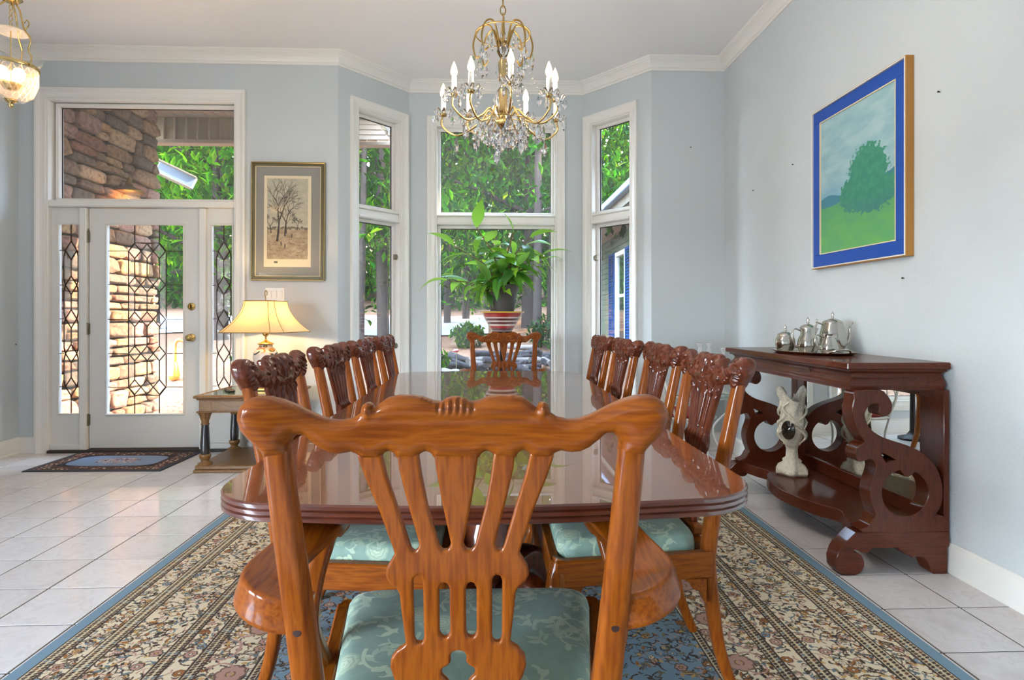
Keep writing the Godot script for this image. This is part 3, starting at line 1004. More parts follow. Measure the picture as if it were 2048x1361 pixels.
func cushion(wf: float, wr: float, zf: float, zr: float, y0: float, y1: float) -> B:
	var b := B.new()
	var P := []
	var prof := [[1.0, 0.0], [1.0, 0.35], [0.985, 0.62], [0.95, 0.82], [0.88, 0.93], [0.7, 0.985], [0.4, 1.0], [0.0, 1.0]]
	for q in prof:
		var row := PackedVector3Array()
		for c in B.rrect(2.0, 2.0, 0.24, 5):
			var f: float = (c.y + 1.0) / 2.0                 # 1 at the front
			var w := lerpf(wr, wf, f) / 2.0
			row.append(Vector3(c.x * q[0] * w, lerpf(y0, y1, q[1]), lerpf((zf + zr) / 2, lerpf(zr, zf, f), q[0])))
		P.append(row)
	b.rows(P, true)
	return b

func make_chair(called: String, label: String, category: String, arms: bool, body: String, group: String) -> Node3D:
	var t := thing(called, label, category, Vector3.ZERO, 0.0, group)
	var k := 1.0 if arms else 0.83
	var carved := "mahogany" if arms else "carved_mahogany"
	var wf := 0.60 if arms else 0.53
	var wr := 0.47 if arms else 0.42
	var c := part(t, "crest_rail", crest_mesh, M[(body if arms else carved) + "_x"])
	c.scale.x = k
	var s := part(t, "splat", splat_mesh, M[(body if arms else carved) + "_y"])
	s.scale.x = k
	for sx in [-1.0, 1.0]:
		var path := bez([Vector3(sx * 0.2645 * k, 0.925, rake(0.925) + 0.008), Vector3(sx * 0.258 * k, 0.8, rake(0.8) + 0.006), Vector3(sx * 0.246 * k, 0.62, rake(0.62) + 0.002), Vector3(sx * 0.235 * k, 0.46, 0.0), Vector3(sx * 0.235 * k, 0.36, 0.0), Vector3(sx * 0.234 * k, 0.15, 0.03), Vector3(sx * 0.234 * k, 0.0, 0.085)], 6)
		var b := B.new()
		b.sweep(path, B.rrect(0.042, 0.036, 0.013, 4), spread([0.92, 1.0, 1.08, 1.15, 1.1, 0.95, 0.85], path.size()), Vector3.BACK)
		b.trim_low(0.0)
		var st := part(t, "stile", b, M[body + "_y"])
		if arms:
			b = B.new()
			b.lathe([Vector2(0.0065, 0), Vector2(0.0065, 0.0015), Vector2(0.0065, 0.0015), Vector2(0, 0.002)], 10, Vector3.ZERO, Basis(Vector3.RIGHT, PI / 2))
			part(st, "peg", b, M.peg, Vector3(sx * 0.247, 0.632, rake(0.632) + 0.0208))
	# seat
	var b := B.new()
	b.box(Vector3(0, 0.462, 0.0), Vector3(wr * 0.5, 0.03, 0.036), 0.006)
	part(t, "shoe", b, M[body + "_x"])
	for q in [[Vector3(-wr / 2, 0.405, 0), Vector3(wr / 2, 0.405, 0)], [Vector3(-wf / 2, 0.405, -0.46), Vector3(wf / 2, 0.405, -0.46)], [Vector3(-wr / 2, 0.405, 0), Vector3(-wf / 2, 0.405, -0.46)], [Vector3(wr / 2, 0.405, 0), Vector3(wf / 2, 0.405, -0.46)]]:
		b = B.new()
		b.bar(q[0], q[1], 0.03, 0.075, 0.004)
		part(t, "seat_rail", b, M[body + ("_x" if q[0].z == q[1].z else "_z")])
	part(t, "seat", cushion(wf - 0.035, wr - 0.03, -0.447, -0.03, 0.43, 0.492), M.damask)
	for sx in [-1.0, 1.0]:
		var x: float = sx * (wf / 2 - 0.02)
		b = B.new()
		var path := bez([Vector3(x, 0.44, -0.44), Vector3(x + sx * 0.012, 0.36, -0.458), Vector3(x + sx * 0.006, 0.25, -0.452), Vector3(x - sx * 0.008, 0.1, -0.442), Vector3(x, 0.035, -0.452), Vector3(x + sx * 0.008, 0.0, -0.465)], 6)
		b.sweep(path, B.rrect(0.05, 0.05, 0.02, 4), spread([1.0, 1.15, 0.8, 0.52, 0.75, 1.05], path.size()), Vector3.BACK)
		b.trim_low(0.0)
		var lg := part(t, "leg", b, M[body + "_y"])
		b = B.new()
		b.extrude(PackedVector2Array([Vector2(0, 0), Vector2(0, -0.075), Vector2(0.012, -0.06), Vector2(0.02, -0.035), Vector2(0.04, -0.03), Vector2(0.05, -0.012), Vector2(0.07, 0)]), [], -0.012, 0.012, 0.002)
		part(lg, "knee_bracket", b, M[body + "_z"], Vector3(x, 0.37, -0.43), Basis(Vector3.UP, -PI / 2))
		b = B.new()
		b.extrude(PackedVector2Array([Vector2(0, 0), Vector2(0, -0.075), Vector2(0.012, -0.06), Vector2(0.02, -0.035), Vector2(0.04, -0.03), Vector2(0.05, -0.012), Vector2(0.07, 0)]), [], -0.012, 0.012, 0.002)
		part(lg, "knee_bracket", b, M[body + "_z"], Vector3(sx * (wr / 2 + 0.012), 0.37, -0.02), Basis(Vector3.UP, PI / 2))
		if arms:
			b = B.new()
			path = bez([Vector3(sx * 0.238, 0.645, 0.008), Vector3(sx * 0.288, 0.655, 0.01), Vector3(sx * 0.325, 0.666, -0.012), Vector3(sx * 0.334, 0.672, -0.06), Vector3(sx * 0.318, 0.683, -0.15), Vector3(sx * 0.292, 0.698, -0.25), Vector3(sx * 0.282, 0.69, -0.3), Vector3(sx * 0.282, 0.668, -0.318)], 6)
			b.sweep(path, B.rrect(0.062, 0.034, 0.006, 3), spread([Vector2(0.7, 1.6), Vector2(0.9, 1.65), Vector2(1.1, 1.55), Vector2(1.2, 1.35), Vector2(1.15, 1.0), Vector2(1.2, 1.1), Vector2(1.05, 1.2), Vector2(0.8, 0.9)], path.size()), Vector3.UP)
			var arm := part(t, "arm", b, M[body + "_z"])
			for f in 4:                                        # the carved knuckles at the hand
				b = B.new()
				var ox: float = sx * 0.282 + (f - 1.5) * 0.0155
				b.tube(bez([Vector3(ox, 0.722 - 0.003 * absf(f - 1.5), -0.255), Vector3(ox, 0.716, -0.29), Vector3(ox, 0.695, -0.322), Vector3(ox, 0.672, -0.326)], 5), spread([0.003, 0.0085, 0.0085, 0.006], 16), 8)
				part(arm, "knuckle", b, M[body + "_z"])
			b = B.new()
			path = bez([Vector3(sx * 0.286, 0.672, -0.275), Vector3(sx * 0.3, 0.60, -0.235), Vector3(sx * 0.302, 0.52, -0.2), Vector3(sx * 0.288, 0.44, -0.215), Vector3(sx * 0.28, 0.38, -0.24)], 7)
			b.sweep(path, B.rrect(0.038, 0.036, 0.011, 4), spread([1.0, 0.9, 1.0, 1.2, 1.3], path.size()), Vector3.BACK)
			part(t, "arm_support", b, M[body + "_y"])
	return t

func chairs() -> void:
	chair_backs()
	var a := make_chair("dining_armchair", "mahogany armchair seen from behind at the near head of the table", "armchair", true, "mahogany", "armchairs at the heads of the table")
	a.position = Vector3(-0.048, 0.009, -0.985)
	a.rotation.y = -0.01
	copy(a, "mahogany armchair at the far head of the table, in front of the potted plant", Vector3(0.128, 0, -5.0), PI)
	var s := make_chair("dining_chair", "carved mahogany side chair nearest the viewer, on the front door side of the table", "chair", false, "mahogany", "carved side chairs along the table")
	s.position = Vector3(-0.585, 0.009, -1.92)
	s.rotation.y = -PI / 2
	for q in [["second carved side chair from the viewer, on the front door side of the table", -0.59, -2.62], ["third carved side chair from the viewer, on the front door side of the table", -0.585, -3.24], ["farthest carved side chair on the front door side of the table", -0.57, -3.83]]:
		copy(s, q[0], Vector3(q[1], 0.009, q[2]), -PI / 2)
	for q in [["carved mahogany side chair nearest the viewer, on the sideboard side of the table", 0.645, -1.94], ["second carved side chair from the viewer, on the sideboard side of the table", 0.68, -2.62], ["third carved side chair from the viewer, on the sideboard side of the table", 0.65, -3.2], ["farthest carved side chair on the sideboard side of the table", 0.625, -3.75]]:
		copy(s, q[0], Vector3(q[1], 0.009, q[2]), PI / 2)

# ---------------------------------------------------------------- painted textures: woven patterns and pictures
func dab(im: Image, x: float, y: float, r: float, c: Color, wrap := false) -> void:
	var w := im.get_width()
	var h := im.get_height()
	for j in range(int(y - r), int(y + r) + 1):
		for i in range(int(x - r), int(x + r) + 1):
			if (i - x) * (i - x) + (j - y) * (j - y) <= r * r + 0.3:
				if wrap:
					im.set_pixel(posmod(i, w), posmod(j, h), c)
				elif i >= 0 and j >= 0 and i < w and j < h:
					im.set_pixel(i, j, c)

func stroke(im: Image, pts: Array, r0: float, r1: float, c: Color, wrap := false) -> void:
	for k in pts.size() - 1:
		var a: Vector2 = pts[k]
		var b: Vector2 = pts[k + 1]
		var n := maxi(1, int(a.distance_to(b)))
		for j in n:
			var f := (k + float(j) / n) / maxf(1, pts.size() - 1)
			var p := a.lerp(b, float(j) / n)
			dab(im, p.x, p.y, lerpf(r0, r1, f), c, wrap)

func curl(x: float, y: float, a: float, len: float, bend: float, n := 10) -> Array:
	var out := []
	var p := Vector2(x, y)
	for k in n + 1:
		out.append(p)
		p += Vector2(cos(a), sin(a)) * len / n
		a += bend / n * (0.5 + float(k) / n)
	return out

func leaf_dab(im: Image, x: float, y: float, a: float, len: float, wid: float, c: Color, wrap := false) -> void:
	var n := maxi(3, int(len))
	for k in n + 1:
		var f := float(k) / n
		dab(im, x + cos(a) * len * f, y + sin(a) * len * f, wid * sin(PI * clampf(f * 0.9 + 0.08, 0, 1)), c, wrap)

func blossom(im: Image, x: float, y: float, r: float, n: int, c1: Color, c2: Color, line: Color, wrap := false) -> void:
	for pass_ in 2:
		for k in n:
			var a := TAU * k / n
			dab(im, x + cos(a) * r * 0.6, y + sin(a) * r * 0.6, r * (0.46 if pass_ == 0 else 0.32), line if pass_ == 0 else c1, wrap)
	dab(im, x, y, r * 0.34, line, wrap)
	dab(im, x, y, r * 0.24, c2, wrap)

func textures() -> void:
	rng.seed = 77
	# damask of the chair seats
	var im := Image.create(512, 512, false, Image.FORMAT_RGB8)
	var base := Color8(118, 144, 132)
	var pale := Color8(178, 194, 168)
	var f := FastNoiseLite.new()
	f.frequency = 0.02
	for y in 512:
		for x in 512:
			var e := 0.03 * f.get_noise_2d(x, y) + (0.012 if (x + y) % 3 == 0 else 0.0)
			im.set_pixel(x, y, Color(base.r + e, base.g + e, base.b + e))
	for k in 46:
		var x := rng.randf() * 512
		var y := rng.randf() * 512
		var a := rng.randf() * TAU
		var c := base.lerp(pale, rng.randf_range(0.45, 1.0))
		var cu := curl(x, y, a, rng.randf_range(60, 130), rng.randf_range(2.5, 5.0) * (1 if rng.randf() < 0.5 else -1), 18)
		stroke(im, cu, 4.5, 1.2, c, true)
		for q in 4:
			var p: Vector2 = cu[3 + q * 4]
			leaf_dab(im, p.x, p.y, a + rng.randf_range(-2, 2), rng.randf_range(16, 30), rng.randf_range(4, 8), c, true)
	for k in 11:
		var x := rng.randf() * 512
		var y := rng.randf() * 512
		for q in 3:
			var r := 34.0 - q * 10
			blossom(im, x, y, r, 9 - q, base.lerp(pale, 0.7 + 0.14 * q), pale, base.lerp(pale, 0.35), true)
	var dm := mat("damask", Color.WHITE, 0.62)
	tri_tex(dm, ImageTexture.create_from_image(im), Vector3(2.1, 2.1, 2.1))
	dm.rim_enabled = true
	dm.rim = 0.25
	# the big rug: half is woven, the other half mirrors it
	var W := 1260
	var L := 1764
	im = Image.create(W, L, false, Image.FORMAT_RGB8)
	var ivory := Color8(216, 202, 174)
	var ink := Color8(60, 46, 38)
	var blue := Color8(118, 142, 158)
	var rust := Color8(150, 96, 48)
	var rose := Color8(176, 136, 122)
	var slate := Color8(98, 112, 120)
	var ochre := Color8(190, 150, 90)
	var S := 420.0                                          # pixels to the metre
	im.fill(ivory)
	var ring := func(d0: float, d1: float, c: Color) -> void:
		var a := int(d0 * S)
		var b := int(d1 * S)
		im.fill_rect(Rect2i(a, a, W - 2 * a, b - a), c)
		im.fill_rect(Rect2i(a, L - b, W - 2 * a, b - a), c)
		im.fill_rect(Rect2i(a, a, b - a, L - 2 * a), c)
		im.fill_rect(Rect2i(W - b, a, b - a, L - 2 * a), c)
	var round_ := func(d: float, step: float, each: Callable) -> void:    # walk round the rug at a distance from its edge
		var a := d * S
		var k := 0
		for side in 4:
			var p: Vector2 = [Vector2(a, a), Vector2(W - a, a), Vector2(W - a, L - a), Vector2(a, L - a)][side]
			var q: Vector2 = [Vector2(W - a, a), Vector2(W - a, L - a), Vector2(a, L - a), Vector2(a, a)][side]
			var n := int(p.distance_to(q) / step)
			for j in n:
				each.call(p.lerp(q, (j + 0.5) / n), (q - p).angle(), k)
				k += 1
	# inner field
	var fd := int(0.78 * S)
	im.fill_rect(Rect2i(fd, fd, W - 2 * fd, L - 2 * fd), blue)
	for pass_ in 2:                                        # scrolls, leaves and blossoms over border and field
		for k in (15000 if pass_ == 0 else 2600):
			var x := rng.randf() * W / 2
			var y := rng.randf() * L
			var dd := minf(minf(x, W - x), minf(y, L - y)) / S
			if dd < 0.045:
				continue
			if dd > 0.78 and pass_ == 0 and rng.randf() < 0.3:
				continue
			var a := rng.randf() * TAU
			var c: Color = [ink, ink, ink, Color8(104, 84, 66), rose, slate][rng.randi() % 6]
			for mir in 2:
				var mx := x if mir == 0 else W - x
				var ma := a if mir == 0 else PI - a
				var sg := 1.0 if mir == 0 else -1.0
				if pass_ == 0:
					var cu := curl(mx, y, ma, 6 + (k * 7) % 17, sg * (1.5 + (k % 5) * 0.7), 7)
					stroke(im, cu, 1.2, 0.5, c)
					if k % 3 == 0:
						leaf_dab(im, cu[-1].x, cu[-1].y, ma + 1.0, 7 + k % 5, 2.4, [ink, slate, ochre, rust, Color8(120, 112, 84)][k % 5])
				elif k % 4 == 0:
					blossom(im, mx, y, 5.0 + k % 5, 5 + k % 3, [ivory, rose, rust, blue, ochre][(k / 4) % 5], [rust, ochre, ivory][k % 3], ink)
				else:
					leaf_dab(im, mx, y, ma, 8 + k % 8, 2.6, [slate, rust, ink, ochre, rose][k % 5])
					stroke(im, curl(mx, y, ma + 0.5, 12, sg * 2.0, 6), 0.9, 0.4, ink)
	for k in 22:                                           # the large medallion scrolls of the ivory band
		for sd in 2:
			var y := 0.62 * S + k * (L - 1.24 * S) / 21.0
			var x := (0.69 if k % 2 == 0 else 0.66) * S
			x = x if sd == 0 else W - x
			blossom(im, x, y, 20 if k % 2 == 0 else 13, 8, rose if k % 2 == 0 else ivory, ochre, Color8(110, 84, 72))
			stroke(im, curl(x, y, 1.57, 60, 4.0 if sd == 0 else -4.0, 12), 2.2, 1.0, rose)
			stroke(im, curl(x, y, -1.57, 60, -4.0 if sd == 0 else 4.0, 12), 2.2, 1.0, rose)
	# guard stripes
	ring.call(0.0, 0.046, Color8(112, 140, 160))
	for g in [[0.046, 0.098], [0.172, 0.232], [0.425, 0.475], [0.545, 0.59], [0.752, 0.785]]:
		ring.call(g[0], g[0] + 0.006, ink)
		ring.call(g[0] + 0.006, g[1] - 0.006, Color8(198, 182, 150))
		ring.call(g[1] - 0.006, g[1], ink)
		for o in ([0.3, 0.7] if g[1] - g[0] > 0.04 else [0.5]):
			round_.call(lerpf(g[0], g[1], o), 6.4, func(p: Vector2, a: float, k: int) -> void:
				leaf_dab(im, p.x - cos(a + 0.8) * 3.2, p.y - sin(a + 0.8) * 3.2, a + 0.8, 6.5, 2.3, ink if k % 3 else [Color8(110, 74, 46), slate, Color8(84, 68, 54)][k % 9 / 3]))
	var rm := mat("rug_pile", Color.WHITE, 0.95)
	rm.albedo_texture = ImageTexture.create_from_image(im)
	rm.heightmap_enabled = false
	# the door mat
	im = Image.create(256, 170, false, Image.FORMAT_RGB8)
	im.fill(Color8(58, 60, 70))
	im.fill_rect(Rect2i(7, 7, 242, 156), Color8(72, 50, 44))
	for k in 420:
		var side := k % 4
		var u := rng.randf()
		var d := rng.randf_range(12, 30)
		var p := Vector2(8 + u * 240, d) if side == 0 else Vector2(8 + u * 240, 170 - d) if side == 1 else Vector2(d, 8 + u * 154) if side == 2 else Vector2(256 - d, 8 + u * 154)
		dab(im, p.x, p.y, rng.randf_range(1.2, 2.6), [Color8(206, 168, 140), Color8(168, 112, 92), Color8(110, 120, 140), Color8(90, 40, 40), Color8(214, 190, 160)][k % 5])
	im.fill_rect(Rect2i(36, 36, 184, 98), Color8(30, 28, 34))
	for y in range(38, 132):
		for x in range(38, 218):
			var q := Vector2((x - 128) / 90.0, (y - 85) / 47.0).abs()
			if pow(q.x, 4) + pow(q.y, 4) < 0.95:
				im.set_pixel(x, y, Color8(112 + rng.randi() % 18, 134 + rng.randi() % 16, 166 + rng.randi() % 14))
	for k in 240:
		var a := rng.randf() * TAU
		var r := sqrt(rng.randf())
		dab(im, 128 + cos(a) * r * 44, 85 + sin(a) * r * 24, rng.randf_range(1.0, 2.6), [Color8(206, 180, 176), Color8(176, 140, 140), Color8(84, 66, 70), Color8(196, 170, 140)][k % 4])
	var mm := mat("door_mat_pile", Color.WHITE, 0.95)
	mm.albedo_texture = ImageTexture.create_from_image(im)
	# the oil of a single tree in a green field
	im = Image.create(256, 300, false, Image.FORMAT_RGB8)
	f.seed = 5
	f.frequency = 0.018
	var g2 := FastNoiseLite.new()
	g2.seed = 9
	g2.frequency = 0.05
	for y in 300:
		for x in 256:
			var e := 0.5 + 0.5 * f.get_noise_2d(x * 0.6, y * 1.6)
			var h := 0.5 + 0.5 * g2.get_noise_2d(x, y)
			var hz := 196.0 + 6 * sin(x * 0.03) - 0.1 * x
			var c := Color8(168, 196, 196).lerp(Color8(126, 168, 182), clampf(e * 1.3 - 0.2, 0, 1))
			c = c.lerp(Color8(96, 156, 190), smoothstep(70, 0, hz - y) * 0.6 * (1.0 - x / 256.0))
			if y > hz:
				c = Color8(74, 148, 108).lerp(Color8(110, 176, 84), clampf(e * 0.8 + (y - hz) / 180.0 * 0.5, 0, 1)).lerp(Color8(70, 140, 120), 0.25 * h)
			elif y > hz - 18 - 8 * sin(x * 0.05):
				c = Color8(58, 124, 142)
			var q := Vector2((x - 168) / 66.0, (y - 152) / 62.0)
			var q2 := Vector2((x - 112) / 40.0, (y - 186) / 36.0)
			var q3 := Vector2((x - 180) / 84.0, (y - 196) / 40.0)
			var edge := 0.28 * (g2.get_noise_2d(x * 1.5 + 80, y * 1.5))
			if minf(q.length(), minf(q2.length(), q3.length())) < 0.95 + edge:
				c = Color8(44, 122, 108).lerp(Color8(70, 150, 112), h).lerp(Color8(58, 110, 124), smoothstep(180, 240, y) * 0.5)
			im.set_pixel(x, y, c)
	mat("tree_painting", Color.WHITE, 0.5).albedo_texture = ImageTexture.create_from_image(im)
	# the etching of bare trees
	im = Image.create(192, 372, false, Image.FORMAT_RGB8)
	f.seed = 15
	f.frequency = 0.02
	for y in 372:
		for x in 192:
			var e := 0.5 + 0.5 * f.get_noise_2d(x, y * 2.0)
			var c := Color8(196, 188, 164).lerp(Color8(164, 160, 142), e)
			if y > 232:
				c = Color8(190, 172, 140).lerp(Color8(140, 118, 92), clampf(e * 1.4 - 0.3, 0, 1))
				if rng.randf() < 0.12:
					c = Color8(110, 88, 68)
			im.set_pixel(x, y, c)
	for k in 60:
		dab(im, rng.randf() * 192, 228 + rng.randf_range(-4, 5), rng.randf_range(2, 6), Color8(104, 94, 78))
	for tr in [[48.0, 285.0, -1.45, 250.0, 5.5], [84.0, 262.0, -1.55, 170.0, 4.0], [18.0, 250.0, -1.6, 80.0, 2.5], [142.0, 236.0, -1.57, 50.0, 1.8], [90.0, 252.0, -1.5, 110.0, 2.0]]:
		branch_ink(im, Vector2(tr[0], tr[1]), tr[2], tr[3] * 0.36, tr[4], 5)
	for k in 40:
		leaf_dab(im, rng.randf() * 192, rng.randf_range(270, 365), rng.randf_range(-0.4, 0.6), rng.randf_range(6, 18), 1.2, Color8(112, 90, 66))
	for q in [[66, 290], [84, 300], [116, 252]]:
		leaf_dab(im, q[0], q[1], 1.57, 22, 3.0, Color8(60, 46, 40))
	mat("etching", Color.WHITE, 0.8).albedo_texture = ImageTexture.create_from_image(im)
	# porcelain of the lamp
	im = Image.create(256, 256, false, Image.FORMAT_RGB8)
	im.fill(Color8(226, 216, 206))
	for k in 46:
		var x := rng.randf() * 256
		var y := rng.randf() * 256
		var c: Color = [Color8(160, 62, 40), Color8(36, 36, 62), Color8(190, 132, 60), Color8(150, 56, 38), Color8(52, 78, 84)][k % 5]
		if k % 3 == 0:
			blossom(im, x, y, 15, 7, c, Color8(206, 150, 70), Color8(40, 26, 34), true)
		else:
			stroke(im, curl(x, y, rng.randf() * TAU, 50, 3.0), 5, 2, c, true)
	mat("imari_porcelain", Color.WHITE, 0.15, 0, 1.0, 0.04).albedo_texture = ImageTexture.create_from_image(im)
	M.imari_porcelain.texture_filter = BaseMaterial3D.TEXTURE_FILTER_LINEAR

func branch_ink(im: Image, p: Vector2, a: float, len: float, r: float, depth: int) -> void:
	var pts := curl(p.x, p.y, a, len, rng.randf_range(-0.5, 0.5), 6)
	stroke(im, pts, r, r * 0.62, Color8(46, 38, 32))
	if depth > 0:
		for k in (2 if depth > 3 else 3):
			branch_ink(im, pts[-1] if k < 2 else pts[3], a + rng.randf_range(0.15, 0.65) * (1 if k % 2 == 0 else -1), len * rng.randf_range(0.6, 0.82), maxf(0.45, r * 0.58), depth - 1)

# ---------------------------------------------------------------- rug and mat
func slab(x: float, z: float, th: float) -> B:         # a thin rectangle with its picture on top
	var b := B.new()
	var e := 0.006
	b.flat([Vector3(-x, th, -z), Vector3(x, th, -z), Vector3(x, th, z), Vector3(-x, th, z)], [Vector2(0, 0), Vector2(1, 0), Vector2(1, 1), Vector2(0, 1)])
	var c := [Vector3(-x, th, -z), Vector3(x, th, -z), Vector3(x, th, z), Vector3(-x, th, z)]
	for k in 4:
		var p: Vector3 = c[k]
		var q: Vector3 = c[(k + 1) % 4]
		b.flat([q, p, Vector3(p.x + e * signf(p.x), 0, p.z + e * signf(p.z)), Vector3(q.x + e * signf(q.x), 0, q.z + e * signf(q.z))], [Vector2(0, 0), Vector2(0.01, 0), Vector2(0.01, 0.01), Vector2(0, 0.01)])
	b.flat([Vector3(-x, 0, z), Vector3(x, 0, z), Vector3(x, 0, -z), Vector3(-x, 0, -z)], [Vector2.ZERO, Vector2.ZERO, Vector2.ZERO, Vector2.ZERO])
	return b

func rugs() -> void:
	var r := part(self, "area_rug", slab(1.5, 2.1, 0.009), M.rug_pile, Vector3(0.0, 0.0, -2.42))
	tag(r, "large ivory Persian-pattern rug with a blue edge under the dining table", "rug")
	var m := part(self, "door_mat", slab(0.495, 0.31, 0.008), M.door_mat_pile, Vector3(-2.888, 0.0, -4.83), Basis(Vector3.UP, -0.02))
	tag(m, "small dark-bordered blue floral mat in front of the front door", "door mat")

# ---------------------------------------------------------------- dining table
func dining_table() -> void:
	var t := thing("dining_table", "long glossy mahogany dining table with rounded corners and reeded edge", "table", Vector3(0, 0.009, -2.59))
	var hl := 1.44
	var hw := 0.572
	var ring := PackedVector2Array()                       # (x, z) of the whole top
	for q in 4:
		var sx := 1.0 if q == 0 or q == 3 else -1.0
		var sz := 1.0 if q < 2 else -1.0
		var arc := []
		for k in 9:
			var a := PI / 2 * k / 8.0
			var p := Vector2(hw - 0.16 + 0.16 * cos(a), hl - 0.2 + 0.17 * sin(a))
			arc.append(p)
		for k in range(1, 5):
			var x := (hw - 0.16) * (1.0 - k / 4.0)
			arc.append(Vector2(x, hl - 0.03 + 0.03 * (1.0 - pow(x / (hw - 0.16), 2))))
		if q == 1 or q == 3:
			arc.reverse()
			arc.pop_front()
		elif q == 2:
			pass
		for p in arc:
			ring.append(Vector2(p.x * sx, p.y * sz))
	var clean := PackedVector2Array()
	for p in ring:
		if clean.is_empty() or clean[-1].distance_to(p) > 0.001:
			clean.append(p)
	if clean[0].distance_to(clean[-1]) < 0.001:
		clean.remove_at(clean.size() - 1)
	var prof := [[0.0035, 0.76], [0.0, 0.7565], [0.0, 0.7495], [0.004, 0.747], [0.0, 0.7445], [0.0, 0.7375], [0.004, 0.735], [0.0, 0.7325], [0.0, 0.7255], [0.006, 0.722]]
	var cuts := [1.44, 0.5, 0.0, -0.5, -1.44]
	for k in 4:
		var b := B.new()
		var lim := PackedVector2Array([Vector2(-1, cuts[k] - 0.0006), Vector2(1, cuts[k] - 0.0006), Vector2(1, cuts[k + 1] + 0.0006), Vector2(-1, cuts[k + 1] + 0.0006)])
		if k == 0:
			lim[0].y = 2; lim[1].y = 2
		if k == 3:
			lim[2].y = -2; lim[3].y = -2
		var lv := []
		for q in prof:
			var o: PackedVector2Array = Geometry2D.offset_polygon(clean, -q[0])[0] if q[0] > 0 else clean
			lv.append([Geometry2D.intersect_polygons(o, lim)[0], q[1]])
		for f in [0, prof.size() - 1]:
			var poly: PackedVector2Array = lv[f][0]
			var ind := Geometry2D.triangulate_polygon(poly)
			var s := b.v.size()
			for p in poly:
				b.vert(Vector3(p.x, lv[f][1], p.y), p)
			for j in range(0, ind.size(), 3):
				var up: bool = (poly[ind[j + 1]] - poly[ind[j]]).cross(poly[ind[j + 2]] - poly[ind[j]]) > 0
				if up == (f == 0):
					b.tri(s + ind[j], s + ind[j + 1], s + ind[j + 2])
				else:
					b.tri(s + ind[j], s + ind[j + 2], s + ind[j + 1])
		part(t, "table_board" if k == 0 or k == 3 else "table_leaf", b, M.table_top_wood)
	# the reeded edge, all round
	var e := B.new()
	for j in prof.size() - 1:
		var P := []
		for q in [prof[j], prof[j + 1]]:
			var row := PackedVector3Array()
			var m := clean.size()
			for k in m:
				var d := (clean[(k + 1) % m] - clean[(k + m - 1) % m]).normalized()
				var nn := Vector2(d.y, -d.x)
				if nn.dot(clean[k]) < 0:
					nn = -nn
				var p: Vector2 = clean[k] - nn * q[0]
				row.append(Vector3(p.x, q[1], p.y))
			P.append(row)
		e.rows(P, true)
	part(t, "reeded_edge", e, M.table_edge_wood)
	var ap := B.new()
	for sx in [-1.0, 1.0]:
		ap.box(Vector3(sx * 0.42, 0.685, 0), Vector3(0.025, 0.075, 2.3), 0.003)
		ap.box(Vector3(0, 0.685, sx * 1.15), Vector3(0.84, 0.075, 0.025), 0.003)
	part(t, "apron", ap, M.carved_mahogany_z)
	for z in [-0.72, 0.72]:
		var p := B.new()
		p.lathe([Vector2(0.17, 0.72), Vector2(0.17, 0.70), Vector2(0.08, 0.69), Vector2(0.06, 0.66), Vector2(0.075, 0.63), Vector2(0.05, 0.60), Vector2(0.055, 0.52), Vector2(0.095, 0.44), Vector2(0.1, 0.38), Vector2(0.07, 0.33), Vector2(0.06, 0.31), Vector2(0.085, 0.29), Vector2(0.09, 0.2), Vector2(0.05, 0.17), Vector2(0.0, 0.15)], 24)
		var pd := part(t, "pedestal", p, M.carved_mahogany_y, Vector3(0, 0, z))
		for k in 4:
			var a := PI / 4 + PI / 2 * k
			var d := Vector3(cos(a), 0, sin(a))
			var g := B.new()
			var path := bez([d * 0.05 + Vector3(0, 0.26, 0), d * 0.16 + Vector3(0, 0.33, 0), d * 0.26 + Vector3(0, 0.27, 0), d * 0.33 + Vector3(0, 0.14, 0), d * 0.4 + Vector3(0, 0.05, 0), d * 0.45 + Vector3(0, 0.035, 0)], 6)
			g.sweep(path, B.rrect(0.062, 0.07, 0.02, 4), spread([1.0, 1.15, 1.0, 0.7, 0.62, 0.9], path.size()))
			g.lathe([Vector2(0, 0), Vector2(0.03, 0.002), Vector2(0.042, 0.018), Vector2(0.042, 0.03), Vector2(0.03, 0.05), Vector2(0, 0.06)], 12, d * 0.44)
			part(pd, "leg", g, M.carved_mahogany_y)
			g = B.new()                                      # carved shell on the knee
			for s in 7:
				var w := (s - 3) * 0.22
				var side := d.cross(Vector3.UP)
				g.tube(bez([d * 0.2 + Vector3(0, 0.345, 0) + side * w * 0.02, d * 0.25 + Vector3(0, 0.32, 0) + side * w * 0.055, d * 0.29 + Vector3(0, 0.27, 0) + side * w * 0.06], 4), spread([0.004, 0.009, 0.005], 9), 6)
			part(pd, "carved_knee", g, M.carved_mahogany_y)

